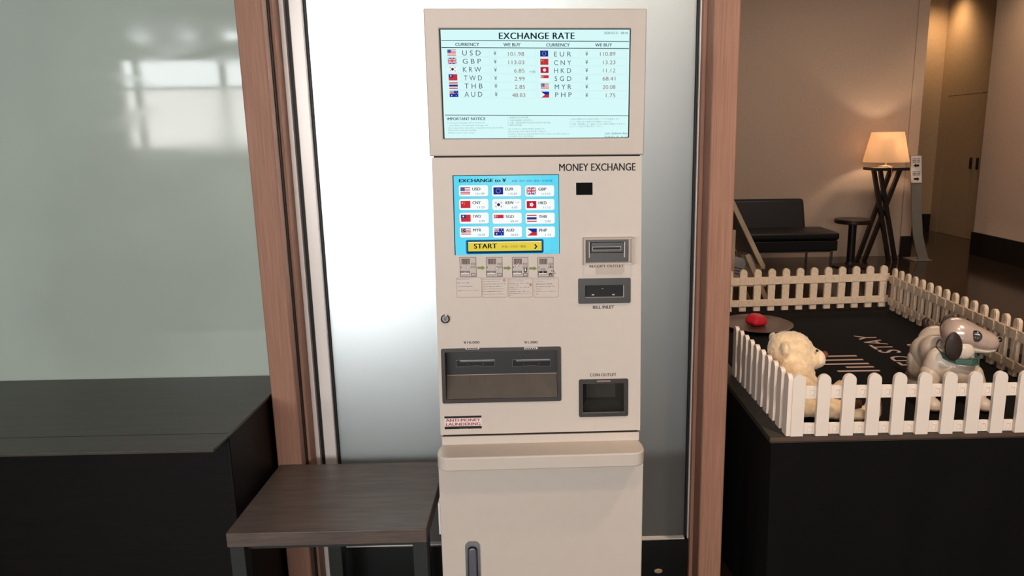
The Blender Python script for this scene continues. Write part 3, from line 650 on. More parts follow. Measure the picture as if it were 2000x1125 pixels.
for k in range(5): b.rect(x0+(x1-x0)*(.06+.18*k), z0+.0006, x0+(x1-x0)*(.18+.18*k), z1-.0008, M_INK2, -.0035)
b.build('small_sticker', co, smooth=False)
# receipt outlet and its clear hood
b = MB(); b.ring(rrect(*rec, .002), rrect(*bx(A7, 330, 200, 752, 342), .0006), -.004, .002, M_DGREY, inner_b=rrect(*bx(A7, 345, 210, 738, 332), .0006))
q = bx(A7, 330, 200, 752, 342); b.box(q[0], q[2], .002, .010, q[1], q[3], M_BLACKP)
b.box(bx(A7, 310, 200, 322, 395)[0], bx(A7, 310, 200, 322, 395)[2], -.006, -.004, *bx(A7, 310, 200, 322, 395)[1::2], M_EDGE)
b.box(bx(A7, 735, 200, 752, 390)[0], bx(A7, 735, 200, 752, 390)[2], -.006, -.004, *bx(A7, 735, 200, 752, 390)[1::2], M_EDGE)
q = bx(A7, 340, 338, 735, 346); b.box(q[0], q[2], -.0048, -.004, q[1], q[3], M_EDGE)
ro = b.build('receipt_outlet', mach, loc=LOC, rot=R_MAIN, bevel=.0005)
q = bx(A7, 362, 264, 700, 300); b = MB(); b.box(q[0], q[2], -.0005, .004, q[1], q[3], M_VOID); b.ring([(q[0]-.001, q[1]-.001), (q[2]+.001, q[1]-.001), (q[2]+.001, q[3]+.001), (q[0]-.001, q[3]+.001)], [(q[0], q[1]), (q[2], q[1]), (q[2], q[3]), (q[0], q[3])], -.0012, .003, M_EDGE); b.build('receipt_slot', ro)
b = MB(); q = bx(A7, 238, 138, 832, 472); D_ = -.026; t_ = .0016
b.box(q[0], q[2], D_, 0, q[3]-t_, q[3], M_CLEAR); b.box(q[0], q[0]+t_, D_, 0, q[1], q[3]-t_, M_CLEAR); b.box(q[2]-t_, q[2], D_, 0, q[1], q[3]-t_, M_CLEAR)
for x0, x1, z0, z1 in ((q[0], q[2], q[1], q[1]+.004), (q[0], q[2], q[3]-.004, q[3])): b.box(x0, x1, D_-t_, D_, z0, z1, M_RIM)
b.box(q[0], q[0]+.004, D_-t_, D_, q[1], q[3], M_RIM); b.box(q[2]-.004, q[2], D_-t_, D_, q[1], q[3], M_RIM)
f2 = bx(A7, 395, 470, 745, 597); b.prism([(f2[0], f2[1]), (f2[2]-.006, f2[1]), (f2[2], f2[1]+.006), (f2[2], f2[3]), (f2[0], f2[3])], -.0022, -.0008, M_FLAP)
b.build('clear_hood', ro, bevel=.0004)
# bill inlet
o_ = bx(A7, 183, 640, 820, 955); i_ = bil
b = MB(); b.ring(rrect(*o_, .003), rrect(*i_, .0004), -.004, .002, M_DGREY)
bi = b.build('bill_inlet', mach, loc=LOC, rot=R_MAIN, bevel=.0008)
b = MB(); b.box(i_[0], i_[2], .004, .010, i_[1], i_[3], M_VOID)
for u, v in ((365, 850), (615, 848)):
    p = A7(u, v); b.box(p[0]-.0026, p[0]+.0026, .002, .004, p[1]-.0015, p[1]+.0015, M_EDGE)
p = A7(482, 776); b.box(p[0]-.002, p[0]+.002, .003, .004, p[1]-.0005, p[1]+.0005, M_EDGE)
b.build('inlet_mouth', bi)
b = MB(); b.box(i_[2]-.0016, i_[2], -.0045, .003, i_[1], i_[3], M_EDGE); b.box(i_[0], i_[2], -.0045, .003, i_[1], i_[1]+.0008, M_EDGE); b.build('bright_edge', bi)
# anti money laundering sticker
x0, z0, x1, z1 = bx(A4, 105, 908, 508, 1060); H_ = z1-z0
b = MB(); b.box(x0, x1, -.0004, 0, z0, z1, M_WPAPER); b.rect(x0, z1-H_*.16, x1, z1, M_INK, -.0005); b.rect(x0, z0, x1, z0+H_*.21, M_INK, -.0005)
def atxt(st, q, m, bold): b.text(st, *bx(A4, *q), m, -.0006, bold)
atxt('ANTI-MONEY', (116, 938, 496, 978), M_REDP, .04); atxt('LAUNDERING', (118, 982, 498, 1022), M_REDP, .04)
for q in ((265, 1045, 300, 1054), (306, 1045, 360, 1054), (410, 1046, 490, 1052), (118, 1036, 150, 1039), (120, 914, 130, 921)): b.rect(*bx(A4, *q), M_INK2, -.0006)
b.build('warning_sticker', mach, loc=LOC, rot=R_MAIN, smooth=False)

# counter shelf with rounded front corners
ZT = .842
def onz(px, py, z):
    d = ray(px, py); p = EYE+d*((z-CAM_H)/d.z); return MW.inverted() @ p
fr_ = [onz(873, 891, ZT), onz(1245, 889, ZT)]
yf = (fr_[0].y+fr_[1].y)/2; xl = onz(856, 880, ZT).x; xr = onz(1258.5, 876, ZT).x; r_ = .026; yb_ = -.03
P = [(xl+.006, yb_), (xr-.006, yb_)]
P += [(xr, yf+r_+.02)]+[(xr-r_+r_*math.cos(math.radians(-a)), yf+r_+r_*math.sin(math.radians(-a))) for a in range(0, 91, 15)]
P += [(xl+r_-r_*math.sin(math.radians(a)), yf+r_-r_*math.cos(math.radians(a))) for a in range(0, 91, 15)]+[(xl, yf+r_+.02)]
b = MB(); b.prism(P, ZT-.031, ZT, M_CREAM, 'z'); b.build('counter_shelf', mach, bevel=.003, seg=3)
# lower cabinet with its door
b = MB(); b.box(-.226, .226, WL+.02, .42, .03, ZT-.031, M_CREAM); b.box(-.21, .21, WL+.05, .40, 0, .03, M_BLACKP); b.build('lower_cabinet', mach, bevel=.003)
b = MB(); b.box(-.2265, .2265, WL, WL+.0195, .04, ZT-.0345, M_CREAM2); cdoor = b.build('cabinet_door', mach, bevel=.003)
hx = (L4(272, 900)[0]+L4(382, 900)[0])/2; hz = L4(325, 855)[1]; hw = (L4(383, 950)[0]-L4(270, 950)[0])/2
b = MB(); b.ring(rrect(hx-hw, hz-.15, hx+hw, hz, hw*.75), rrect(hx-hw*.66, hz-.144, hx+hw*.66, hz-.011, hw*.6), WL-.004, WL, M_CHROME)
b.prism(rrect(hx-hw*.9, hz-.149, hx+hw*.9, hz-.001, hw*.6), WL-.0008, WL, M_GASKET); hd = b.build('door_handle', cdoor, bevel=.0012)
b = MB(); b.prism(rrect(hx-hw*.58, hz-.14, hx+hw*.58, hz-.014, hw*.5), WL-.009, WL-.001, M_LEVER); b.build('handle_lever', hd, bevel=.0025, seg=3)
b = MB(); q = bx(L4, 78, 615, 104, 860); b.box(-.2345, -.2265, WL+.03, WL+.06, q[1], q[3], M_ALU); b.build('side_bracket', mach, bevel=.001)
tag(mach)

# ------------------------------------------------------------------ black counter at left
cab = empty('dark_counter', (-1.9, 1.8, 0), 'black stained wooden counter along the grey green glass wall', 'counter')
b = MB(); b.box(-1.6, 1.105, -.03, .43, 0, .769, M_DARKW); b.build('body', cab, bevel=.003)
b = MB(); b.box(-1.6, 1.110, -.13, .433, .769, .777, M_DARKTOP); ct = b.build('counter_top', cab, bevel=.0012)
b = MB(); b.box(-1.6, 1.108, -.0315, -.0295, .7766, .7773, M_VOID); b.build('joint_line', ct)
# low bench table
bt = empty('low_table', (-.55, 1.85, 0), 'low dark wooden table between the black counter and the exchange machine', 'table')
b = MB(); b.box(-.229, .262, -.19, .196, .522, .56, M_BENCH); b.build('tabletop', bt, bevel=.002)
b = MB(); b.box(-.20, .24, -.16, -.13, .50, .522, M_BENCHS); b.build('apron', bt)
for x, y in ((-.226, -.185), (.225, -.185), (-.09, .155), (.17, .155)):
    b = MB(); b.box(x, x+.036, y, y+.036, 0, .522, M_BENCHS); b.build('leg', bt, bevel=.002)

# pale oval standing in for a reflected light low on the black skirting
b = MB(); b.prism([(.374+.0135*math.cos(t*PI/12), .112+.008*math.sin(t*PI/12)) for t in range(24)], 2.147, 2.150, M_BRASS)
o = b.build('oval_reflection', bevel=.001); tag(o, 'small pale oval standing in for a reflected light on the black skirting beside the exchange machine', 'plate')

# ------------------------------------------------------------------ cloth covered pet table
TZ = .65
tb = empty('display_table', (1.26, 2.8, 0), 'table draped in black cloth under the white picket fence', 'table')
b = MB(); P = []
cx0, cx1, cy0, cy1 = -.60, .62, -.84, .86
N = 40
def skirt(t, amp):
    # closed loop round the table top with soft folds
    L = [(cx0, cy0), (cx1, cy0), (cx1, cy1), (cx0, cy1)]; pts = []
    for k in range(4):
        a, c = Vector(L[k]), Vector(L[(k+1) % 4]); d = (c-a); n = Vector((d.y, -d.x)).normalized()
        for j in range(N):
            u = j/N; q = a+d*u; e = math.exp(-(min(u, 1-u)*d.length/.05)**2)
            q = q+n*(amp*(.010*math.sin(u*d.length*23+k)+.006*math.sin(u*d.length*51+2*k)))+n*(.004+amp*.02*e)
            pts.append((q.x, q.y, t))
    return pts
b.hull([skirt(.01, 1.), skirt(.2, .8), skirt(.4, .45), skirt(.55, .15), skirt(.632, 0)], M_CLOTH, False, True)
b.build('table_cloth', tb, ang=50)
b = MB(); b.box(cx0-.003, cx1+.003, cy0-.003, cy1, .633, TZ, M_BOARD); b.box(cx0-.004, cx1+.004, cy0-.0045, cy0-.003, .638, TZ-.001, M_BOARDE); b.build('table_board', tb, bevel=.001)
for x in (-.5, .5):
    for y in (-.7, .7):
        b = MB(); b.box(x-.02, x+.02, y-.02, y+.02, 0, .632, M_DARKW); b.build('leg', tb)
# felt mat with its lettering
mt = MB(); mt.box(.722, 1.872, 1.985, 3.652, TZ, TZ+.004, M_MAT)
def matpt(px, py): d = ray(px, py); return EYE+d*((TZ+.0045-CAM_H)/d.z)
def mat_text(st, x_top, x_base, y0, y1, bold=.0):
    V, F, (a, c, e, f) = glyphs(st, bold, 1.1); i = mt.mi(M_MATINK)
    vs = [mt.bm.verts.new((x_base-(p[1]-e)/(f-e)*(x_base-x_top), y0+(p[0]-a)/(c-a)*(y1-y0), TZ+.0046)) for p in V]
    for q in F:
        try: mt.bm.faces.new([vs[k] for k in q]).material_index = i
        except ValueError: pass
mat_text('STAY', 1.345, 1.432, 2.745, 3.005, .008); mat_text('ORED', 1.345, 1.432, 2.43, 2.70, .008)
mat_text('on', 1.50, 1.545, 2.76, 2.86, .0)
for y, x0, x1 in ((2.715, 1.06, 1.235), (2.665, 1.055, 1.238), (2.615, 1.05, 1.238), (2.575, 1.135, 1.238), (2.53, 1.085, 1.240)):
    mt.face([(x0, y-.008, TZ+.0046), (x1, y-.008, TZ+.0046), (x1, y+.008, TZ+.0046), (x0, y+.008, TZ+.0046)], M_MATINK)
o = mt.build('felt_mat', smooth=False); tag(o, 'black felt mat with pale lettering inside the picket fence', 'mat')

# white picket fences
PH, PWD, PITCH_ = .185, .0365, .0715
def picket_mesh(foot, m):
    b = MB(); h = PWD/2; top = PH
    P = [(-h, 0), (h, 0)]+[(h*math.cos(PI*k/10), top-h*1.0+h*1.0*math.sin(PI*k/10)) for k in range(11)]
    if foot: P = [(-h*.92, -foot), (h*.92, -foot), (h*.92, 0)]+P[1:]+[(-h*.92, 0)]
    b.prism(P, -.008, .005, m); b.prism([(x*.72, z*.97+.003) for x, z in P[(3 if foot else 0):(-1 if foot else None)]], .005, .0062, m)
    return b
def fence(name, loc, rz, n, p, label, foot=0., m=M_FENCE, lean=0):
    root = empty(name, loc, label, 'fence', 'white picket fence sides round the pet table', rot=(lean, 0, rz))
    first = None
    for i in range(n):
        if first is None: q = first = picket_mesh(foot, m).build('picket', root, bevel=.0022)
        else: q = first.copy(); C.objects.link(q); q.parent = root
        q.location = (i*p, 0, foot)
    for z0, z1 in ((.001, .035), (.109, .147)):
        b = MB(); b.box(-p*.35, (n-1)*p+p*.35, .0055, .0115, foot+z0, foot+z1, m)
        for i in range(n-1):    # the moulded clip in every gap, seen from both sides
            x = (i+.62)*p; zc = foot+(z0+z1)/2
            for ya, yb in ((.0040, .0055), (.0115, .013)):
                b.box(x-.006, x+.004, ya, yb, zc+.007, zc+.0085, M_FENCEY); b.box(x+.0025, x+.004, ya, yb, zc-.008, zc+.007, M_FENCEY); b.box(x-.003, x+.0025, ya, yb, zc-.008, zc-.0065, M_FENCEY)
            b.box(x-.010, x-.008, .0045, .0055, foot+z0+.002, foot+z1-.002, m)
        for i in range(n): b.box(i*p-PWD/2-.003, i*p+PWD/2+.003, .0115, .0135, foot+z0+.002, foot+z1-.002, m)
        b.build('rail', root, bevel=.0006)
    return root
fence('picket_fence', (.735, 1.970, TZ), -.012, 13, .0722, 'front side of the white picket fence, nearest the table edge')
fence('picket_fence', (.706, 2.515, TZ), -PI/2+.012, 10, .0590, 'short left side of the white picket fence beside the wooden post')
fence('picket_fence', (1.715, 3.535, TZ+.004), PI+.07, 14, .0718, 'rear side of the white picket fence in front of the sofa', .024, M_FENCEY)
fence('picket_fence', (1.655, 2.02, TZ+.004), PI/2-.05, 21, .0715, 'right side of the white picket fence behind the robot dog', .024, M_FENCEY)

# brown tray with red toy
b = MB(); b.lathe([(.10, 0), (.115, .004), (.142, .016), (.138, .018), (.11, .009), (.0001, .008)], M_PLATE, 48, caps=False)
o = b.build('brown_tray', loc=(.985, 3.19, TZ+.0042)); o.scale = (1.1, 1.2, 1); tag(o, 'shallow brown oval tray under the red toy', 'tray')
b = MB(); b.hull([[(rx*1.0*math.cos(t*PI/12)*(1+.10*math.cos(3*t*PI/12)), ry*math.sin(t*PI/12)*(1+.08*math.cos(5*t*PI/12)), z) for t in range(24)] for rx, ry, z in ((.018, .028, 0), (.040, .050, .004), (.049, .058, .018), (.046, .052, .032), (.033, .036, .045), (.010, .012, .052))], M_RED)
o = b.build('red_toy', loc=(.975, 3.19, TZ+.0135), rot=(.0, .12, -.5), ang=25); sd = o.modifiers.new('round', 'SUBSURF'); sd.levels = sd.render_levels = 1
tag(o, 'lumpy red rubber toy on the brown tray', 'toy')

# ------------------------------------------------------------------ soft bodies
def blob(name, ells, m, parent=None, vox=.006, smooth=6, loc=None, rot=None, noise=0., nscale=.02):
    b = MB()
    for e in ells: b.ell(e[0], e[1], m, e[2] if len(e) > 2 else None)
    o = b.build(name, parent, loc=loc, rot=rot)
    r = o.modifiers.new('skin', 'REMESH'); r.mode = 'VOXEL'; r.voxel_size = vox; r.use_smooth_shade = True
    s_ = o.modifiers.new('smooth', 'SMOOTH'); s_.factor = .6; s_.iterations = smooth
    if noise:
        t = bpy.data.textures.new(name+'_pile', 'CLOUDS'); t.noise_scale = nscale; t.noise_depth = 3
        d = o.modifiers.new('pile', 'DISPLACE'); d.texture = t; d.strength = noise; d.mid_level = .5; d.texture_coords = 'LOCAL'
    return o
def limb(p, q, r0, r1, n=6):
    p, q = Vector(p), Vector(q); return [(p.lerp(q, k/(n-1)), (r0+(r1-r0)*k/(n-1),)*3) for k in range(n)]
M_PLUSH = mat('cream plush', (234, 204, 164), .95, .1, bump=.8, bscale=120, var=.14, vscale=60, sheen=.6)
M_PLUSHL = mat('pale plush muzzle', (236, 212, 184), .95, .1, bump=.6, bscale=140, var=.06, vscale=60, sheen=.5)
M_NOSE = mat('brown plush nose', (112, 62, 45), .7, .3, bump=.3, bscale=150)
M_PAD = mat('dark brown felt', (72, 42, 32), .9, .2, bump=.3, bscale=150)
M_PEARL = mat('pearl white shell', (214, 196, 178), .4, .5, coat=.3, var=.03, vscale=30)
M_BRONZE = mat('silver pink shell', (210, 184, 168), .22, .5, .3, coat=.5, var=.08, vscale=30)
M_EAR = mat('dark brown ear', (48, 34, 30), .5, .4, bump=.1, bscale=60)
M_COLLAR = mat('green leather collar', (62, 92, 80), .5, .4, bump=.2, bscale=150)
M_EYE = mat('glossy dark eye', (26, 22, 24), .06, .7, coat=.8)
M_IRIS = mat('grey eye glass', (74, 64, 64), .15, .7, coat=.6)
M_RUBBER = mat('tan paw pad', (196, 160, 132), .6, .3)

# teddy bear, sitting sideways with its legs out to the right
TB = (.744, 2.12, TZ+.008)
bear = empty('teddy_bear', TB, 'cream plush teddy bear sitting behind the left end of the front fence', 'teddy bear')
ell = [((.055, .0, .066), (.070, .075, .068)), ((.05, .04, .115), (.058, .060, .056)), ((.052, .092, .170), (.069, .068, .066)), ((.036, .096, .175), (.057, .064, .060)), ((.083, .084, .155), (.047, .050, .047)), ((.112, .078, .152), (.036, .038, .037))]
ell += [((.012, .036, .196), (.013, .024, .024)), ((.012, .150, .196), (.013, .024, .024))]
ell += limb((.06, -.045, .045), (.20, -.075, .028), .038, .028)+limb((.06, .075, .045), (.20, .10, .028), .038, .028)
ell += [((.245, -.078, .040), (.020, .032, .044)), ((.225, .105, .034), (.020, .030, .034))]
ell += limb((.05, -.035, .110), (.105, -.065, .062), .026, .020)+limb((.05, .085, .110), (.115, .095, .062), .026, .020)
body = blob('body', ell, M_PLUSH, bear, vox=.0055, smooth=4, noise=.007, nscale=.009)
b = MB()
rnd = random.Random(3)
for c, r in [(e[0], e[1]) for e in ell]:
    nn = int(13000*(r[0]*r[1]+r[1]*r[2]+r[0]*r[2])/3*9)
    for _ in range(nn):
        v = Vector((rnd.gauss(0, 1), rnd.gauss(0, 1), rnd.gauss(0, 1))).normalized()
        p = Vector(c)+Vector((v.x*r[0], v.y*r[1], v.z*r[2]))
        if p.z < .006 or any(((p.x-e[0][0])/e[1][0])**2+((p.y-e[0][1])/e[1][1])**2+((p.z-e[0][2])/e[1][2])**2 < .85 for e in ell): continue
        n = Vector((v.x/r[0], v.y/r[1], v.z/r[2])).normalized(); t = Vector((rnd.gauss(0, 1), rnd.gauss(0, 1), -.8)); t = (t-n*t.dot(n)).normalized(); s_ = n.cross(t)
        q = p-n*.004; L_ = rnd.uniform(.004, .0075)
        b.face([q+s_*.0013, q-s_*.0013, p+n*L_*.35+t*L_*.9], M_PLUSH)
b.build('fur', bear, recalc=False, smooth=False)
ml = blob('muzzle', [((.130, .072, .152), (.023, .031, .029)), ((.120, .074, .140), (.022, .027, .018))], M_PLUSHL, bear, vox=.004, smooth=4, noise=.002, nscale=.006)
b = MB(); b.ell((.151, .070, .166), (.010, .014, .011), M_NOSE); b.build('nose', bear)
b = MB(); b.tube([(.148+.004*math.cos(a), .070+.010*a, .142+.004*abs(a)) for a in (-1.4, -.7, 0, .7, 1.4)], .0012, M_PAD, 6); b.build('mouth', bear)
for y in (.046, .108):
    b = MB(); b.ell((.116, y, .186), (.0045, .0045, .0045), M_EYE); b.build('eye', bear)
b = MB(); b.lathe([(.050, 0), (.058, .003), (.058, .008), (.050, .011)], M_NOSE, 32, caps=False); b.build('neck_ribbon', bear, loc=(.052, .052, .115), rot=(-.5, 0, 0))
b = MB(); b.hull([[(.155+u, -.085+.012*math.cos(PI*k/6*2), .058+.016*math.sin(PI*k/6*2)) for k in range(6)] for u in (0, .012, .05)], M_PAD); b.build('bow', bear, bevel=.002)
for y in (-.078,):
    b = MB(); b.ell((.262, y, .042), (.006, .022, .030), M_NOSE); b.build('foot_pad', bear)

# robot dog
DG = (1.30, 2.19, TZ+.004)
dog = empty('robot_dog', DG, 'white robot dog standing behind the front fence, brown ears and green collar', 'robot dog')
body = blob('body', [((.0, .0, .125), (.068, .062, .062)), ((.005, -.015, .105), (.058, .050, .055)), ((.015, -.005, .165), (.046, .044, .040)), ((-.005, .07, .150), (.056, .070, .056)), ((.03, .15, .160), (.056, .062, .056)), ((-.022, .13, .125), (.038, .055, .060)), ((.085, .14, .125), (.038, .055, .060)), ((-.055, .0, .115), (.034, .038, .045)), ((.055, .0, .115), (.034, .038, .045)), ((.015, .11, .120), (.058, .09, .05)), ((.040, .0, .140), (.040, .036, .045)), ((-.045, .0, .138), (.036, .040, .048))], M_PEARL, dog, vox=.006, smooth=8)
for nm, hip, kn, ft, r in (('front', (-.066, -.005, .100), (-.082, -.03, .066), (-.085, -.045, .022), .027), ('front', (.064, -.01, .100), (.072, -.04, .066), (.070, -.055, .022), .027), ('rear', (-.030, .14, .105), (-.045, .12, .070), (-.035, .16, .022), .029), ('rear', (.095, .15, .105), (.11, .13, .070), (.10, .17, .022), .029)):
    lg = blob('leg', limb(hip, kn, r*1.25, r*.9)+limb(kn, (ft[0], ft[1]+.006, ft[2]+.012), r*.85, r*.8), M_PEARL, dog, vox=.005, smooth=4)
    b = MB(); b.ell((ft[0], ft[1]-.012, ft[2]), (.027, .036, .021), M_PEARL); pw = b.build('paw', lg)
    b = MB(); b.ell((ft[0], ft[1]-.018, ft[2]-.006), (.0275, .032, .014), M_RUBBER); b.build('paw_pad', pw)
b = MB(); b.tube([(.03, .20, .185), (.028, .222, .20), (.032, .232, .212), (.04, .230, .222)], [.012, .011, .010, .007], M_EAR, 12); b.build('tail', dog)
# neck and collar
b = MB(); b.tube([(.018, -.012, .160), (.016, -.014, .205)], [.043, .038], M_PEARL, 24)
for k in range(3): b.lathe([(.0405-.0005*k, 0), (.042-.0005*k, .002), (.0405-.0005*k, .004)], M_PEARL, 28, c=(.016, -.013, .187+.006*k), caps=False)
b.build('neck', dog)
cl = MB(); ring0 = [(.010+.061*math.cos(2*PI*k/32), -.012+.060*math.sin(2*PI*k/32), .176+.018*math.sin(2*PI*k/32)) for k in range(33)]
cl.hull([[(x, y, z-.009), (x*1.02, y*1.04, z-.009), (x*1.02, y*1.04, z+.009), (x, y, z+.009)] for x, y, z in ring0], M_COLLAR, False, False)
co_ = cl.build('collar', dog)
b = MB(); b.ring(rrect(-.016, -.012, .016, .012, .003), rrect(-.012, -.008, .012, .008, .002), -.0015, .0015, M_COLLAR); b.build('buckle', co_, loc=(.030, -.073, .160), rot=(-.2, .0, .28), bevel=.0006)
b = MB(); b.prism(rrect(-.024, -.008, .024, .008, .004), -.0016, .0016, M_COLLAR); b.build('strap_end', co_, loc=(-.006, -.076, .160), rot=(-.2, .0, -.12), bevel=.0006)
# head, looking to the right
hd_ = empty('head', (.012, -.014, .222)); hd_.scale = (.96,)*3; hd_.parent = dog; hd_.rotation_euler = (0, -.03, -.22)
def loft(secs, m, b, n=28, pw=2.0):
    rings = []
    for x, y, z, ry, rz in secs:
        R = []
        for k in range(n):
            t = 2*PI*k/n; cs, sn = math.cos(t), math.sin(t)
            R.append((x, y+ry*math.copysign(abs(cs)**(2/pw), cs), z+rz*math.copysign(abs(sn)**(2/pw), sn)))
        rings.append(R)
    b.hull(rings, m)
b = MB(); loft([(-.058, 0, .012, .012, .014), (-.052, 0, .014, .034, .032), (-.036, 0, .016, .050, .045), (-.012, 0, .018, .057, .050), (.014, 0, .014, .055, .047), (.038, 0, .004, .048, .043), (.062, 0, -.006, .041, .039), (.086, 0, -.012, .034, .033), (.104, 0, -.016, .026, .026), (.115, 0, -.017, .014, .015)], M_BRONZE, b, pw=2.2)
h = b.build('head_shell', hd_); h.modifiers.new('round', 'SUBSURF').render_levels = 1
b = MB(); loft([(-.050, 0, -.012, .020, .018), (-.036, 0, -.018, .042, .026), (-.010, 0, -.022, .050, .029), (.016, 0, -.026, .044, .024), (.044, 0, -.034, .035, .016), (.074, 0, -.040, .029, .011), (.098, 0, -.039, .021, .008), (.109, 0, -.036, .010, .005)], M_PEARL, b)
b.build('jaw', hd_)
for s_ in (-1, 1):
    b = MB(); b.ell((-.004, s_*.041, -.032), (.036, .013, .029), M_PEARL, (0, .25, s_*.12)); b.build('cheek', hd_)
b = MB(); b.ell((.115, 0, -.006), (.010, .014, .009), M_EYE); b.build('nose', hd_)
for s_ in (-1, 1):
    b = MB(); b.ell((.030, s_*.0465, .016), (.019, .008, .019), M_EYE, (0, 0, s_*.35)); ey = b.build('eye', hd_)
    b = MB(); b.ell((.030, s_*.0515, .016), (.0155, .004, .0155), M_IRIS, (0, 0, s_*.35)); b.build('iris', ey)
b = MB(); b.hull([[(-.036+.026*math.cos(t)*f*(1-.15*math.sin(t))-.002*z_, -.057-z_*.004, -.008+(.052 if math.sin(t) < 0 else .042)*math.sin(t)*f) for t in [2*PI*k/28 for k in range(28)]] for f, z_ in ((.8, -1.2), (1, 0), (1, 1.2), (.82, 2.3), (.4, 2.8))], M_EAR); b.build('ear', hd_, rot=(0, -.05, 0))
b = MB(); b.hull([[(-.016+.030*math.cos(t)*f, .050+z_*.004, .018+(.055 if math.sin(t) < 0 else .050)*math.sin(t)*f) for t in [2*PI*k/28 for k in range(28)]] for f, z_ in ((.8, -1.2), (1, 0), (1, 1.2), (.82, 2.3), (.4, 2.8))], M_EAR); b.build('ear', hd_, rot=(-.1, 0, 0))

# ------------------------------------------------------------------ lounge furniture
sf = empty('sofa', (2.5, 8.2, 0), 'low black leather sofa against the beige lounge wall', 'sofa')
b = MB(); b.box(-1.0, .775, -.35, .45, .255, .37, M_SOFA); b.build('seat_base', sf, bevel=.012, seg=3)
b = MB(); b.box(-1.0, .79, -.36, .2, .372, .46, M_SOFA); b.build('seat_cushion', sf, bevel=.03, seg=4)
b = MB(); b.prism([(-.0+.15, .42), (.29, .42), (.37, .775), (.27, .775)], -1.0, .60, M_SOFA, 'x'); b.build('backrest', sf, bevel=.03, seg=4)
b = MB(); b.box(-.95, .72, -.33, -.30, .240, .254, M_CHROME); b.box(-.95, .72, .38, .41, .240, .254, M_CHROME); b.build('frame_rail', sf)
for x in (-.9, .712):
    for y in (-.34, .40):
        b = MB(); b.box(x-.012, x+.012, y-.012, y+.012, 0, .254, M_CHROME); b.build('leg', sf, bevel=.002)
st = empty('side_table', (3.62, 8.3, 0), 'small round dark pedestal table beside the black sofa', 'side table')
b = MB(); b.lathe([(.0001, .503), (.195, .503), (.205, .51), (.205, .545), (.198, .552), (.0001, .552)], M_BROWNBLK, 40, caps=False); b.build('tabletop', st)
b = MB(); b.lathe([(.045, .02), (.045, .503)], M_BROWNBLK, 24); b.build('column', st)
b = MB(); b.lathe([(.0001, 0), (.20, 0), (.20, .014), (.06, .03), (.045, .06)], M_BROWNBLK, 40, caps=False); b.build('base', st)
lp = empty('floor_lamp', (4.10, 8.62, 0), 'lit floor lamp with tapered linen shade on a dark crossed-leg stand', 'lamp')
b = MB(); b.box(-.19, .21, -.17, .17, 1.085, 1.12, M_BROWNBLK); b.build('stand_top', lp, bevel=.004)
for p, q in (((-.15, -.035, 1.085), (.11, -.035, 0)), ((-.075, -.035, 1.085), (.19, -.035, 0)), ((.08, .03, 1.085), (-.246, .03, 0)), ((.19, .03, 1.085), (-.158, .03, 0))):
    b = MB(); b.bar(p, q, .040, .05, M_BROWNBLK); b.build('leg', lp)
b = MB(); b.lathe([(.08, 0), (.08, .012), (.012, .02), (.010, .12), (.012, .20), (.0001, .21)], M_BRASS, 24, caps=False); b.build('stem', lp, loc=(0, 0, 1.12))
sh = MB(); n_ = 40
for r0, r1, fl in ((.255, .178, 0), (.2535, .1765, 1)):
    sh.hull([[(r*math.cos(2*PI*k/n_), r*math.sin(2*PI*k/n_), z) for k in range(n_)] for r, z in ((r0, .06), (r1, .405))], M_SHADE, False, False)
sd_ = sh.build('shade', lp, loc=(0, 0, 1.12), recalc=False)
b = MB(); b.ell((0, 0, .235), (.03, .03, .04), mat('lit bulb', (255, 226, 194), .4, emit=230)); b.build('bulb', lp, loc=(0, 0, 1.12))
b = MB(); b.tube([(0, -.01, .02), (-.01, -.185, .0), (-.015, -.19, -.02), (-.01, -.19, -.075)], .004, M_BRASS, 8); b.build('pull_cord', lp, loc=(0, 0, 1.12))
# curved sign stand with two arrows
sg = empty('sign_stand', (4.60, 8.7, 0), 'grey curved sign stand with a white arrow notice at the wall corner', 'sign stand')
prof = [(-.105, 1.25), (-.085, .93), (-.06, .6), (-.03, .32), (.02, .12), (.06, .012)]
b = MB(); b.hull([[(x-.06, y, z), (x+.06, y, z), (x+.06, y+.015, z), (x-.06, y+.015, z)] for x, z in prof for y in (-.0-(1.25-z)*.06,)], M_GREYS); b.build('stand', sg)
b = MB(); b.box(-.10, .13, -.14, .12, 0, .012, M_GREYS); b.build('foot', sg, bevel=.003)
b = MB(); b.hull([[(x-.062, y, z), (x+.062, y, z), (x+.062, y+.006, z), (x-.062, y+.006, z)] for x, z in ((-.105, 1.245), (-.085, .93)) for y in (-.008-(1.25-z)*.06,)], M_WPAPER)
def sq(u, v): z = 1.245-(.315)*v; x = -.105+.02*v; return (x-.062+.124*u, -.0095-(1.25-z)*.06, z)
for dr, v0 in ((1, .36), (-1, .86)):
    X_ = lambda u: u if dr > 0 else 1-u
    b.face([sq(X_(u), v0+v) for u, v in ((.22, 0), (.46, -.075), (.46, -.038), (.76, -.038), (.76, .038), (.46, .038), (.46, .075))], M_INK)
for v in (.10, .16, .22, .58, .64, .70):
    for u0, u1 in ((.12, .5), (.55, .86)): b.face([sq(u0, v), sq(u1, v), sq(u1, v+.022), sq(u0, v+.022)], M_INK2)
b.build('notice', sg, recalc=False, smooth=False)

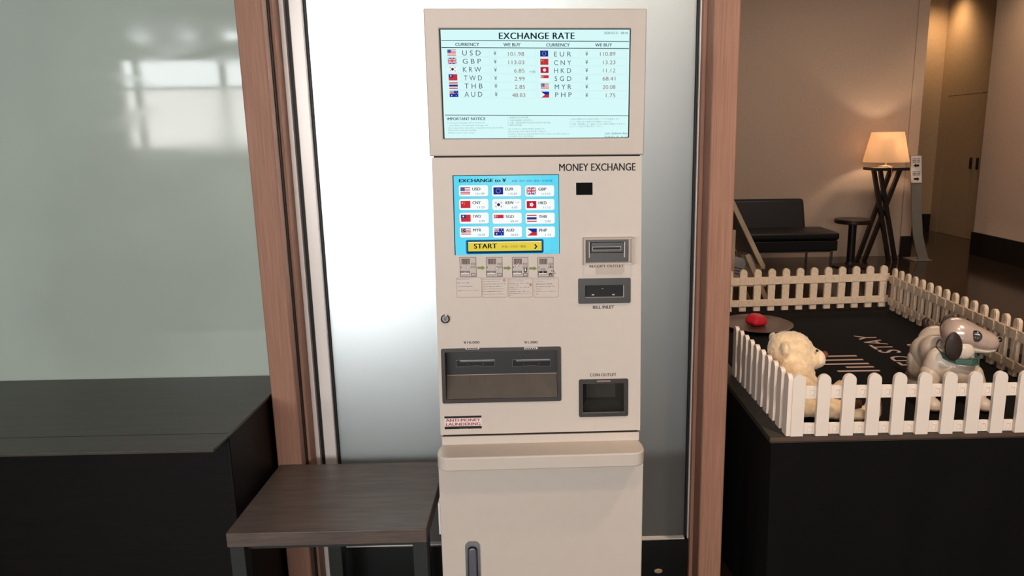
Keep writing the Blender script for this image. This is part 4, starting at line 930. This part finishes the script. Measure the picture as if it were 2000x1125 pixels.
# pine easel board seen edge on, with papers below
ea = empty('easel_board', (1.35, 4.75, 0), 'leaning pine easel board seen edge-on behind the rear fence', 'easel')
b = MB(); b.bar((-.125, -.14, 1.10), (.095, -.14, .672), .03, .03, M_EASEL); b.bar((-.125, .42, 1.10), (.095, .42, .672), .03, .03, M_EASEL)
b.bar((-.125, -.14, 1.10), (-.125, .42, 1.10), .03, .03, M_EASEL, (1, 0, 0)); b.bar((.095, -.14, .672), (.095, .42, .672), .03, .03, M_EASEL, (1, 0, 0)); b.build('board_frame', ea, bevel=.003)
b = MB(); b.bar((-.13, .14, 1.09), (.085, .14, .68), .012, .54, M_GREYS); b.build('board_panel', ea)
b = MB(); b.bar((-.113, -.165, .92), (-.118, -.165, 0), .03, .022, M_EASEL); b.build('leg', ea, bevel=.003)
b = MB(); b.bar((-.113, .44, .92), (-.118, .44, 0), .03, .022, M_EASEL); b.build('leg', ea, bevel=.003)
b = MB(); b.bar((-.02, -.165, .76), (.33, -.165, 0), .03, .022, M_EASEL); b.build('leg', ea, bevel=.003)
b = MB(); b.bar((-.02, .44, .76), (.33, .44, 0), .03, .022, M_EASEL); b.build('leg', ea, bevel=.003)
b = MB(); b.box(-.12, .12, -.15, .42, .545, .565, M_EASEL); b.build('shelf', ea, bevel=.003)
M_LEAF = mat('pale leaflet', (200, 190, 184), .6, .3, var=.05, vscale=20)
b = MB(); b.obox((1.285, 4.66, .65), (.10, .008, .165), Euler((.1, .25, .1)).to_matrix(), M_LEAF)
for k in range(4): b.obox((1.292+.004*k, 4.6545, .68-.02*k), (.06, .0015, .006), Euler((.1, .25, .1)).to_matrix(), M_INK2)
tag(b.build('leaflet'), 'pale printed leaflet standing on the easel shelf', 'leaflet')
b = MB(); b.hull([[(1.40+sx*(.055+.01*z), 4.78+sy*(.05+.01*z), .567+z*.17) for sx, sy in ((-1, -1), (1, -1), (1, 1), (-1, 1))] for z in (0, .5, 1)], mat('pale paper', (186, 172, 160), .8, .2, bump=.5, bscale=30, var=.08, vscale=12))
tag(b.build('paper_bag', bevel=.004), 'crumpled pale paper bag on the easel shelf under the board', 'paper bag')
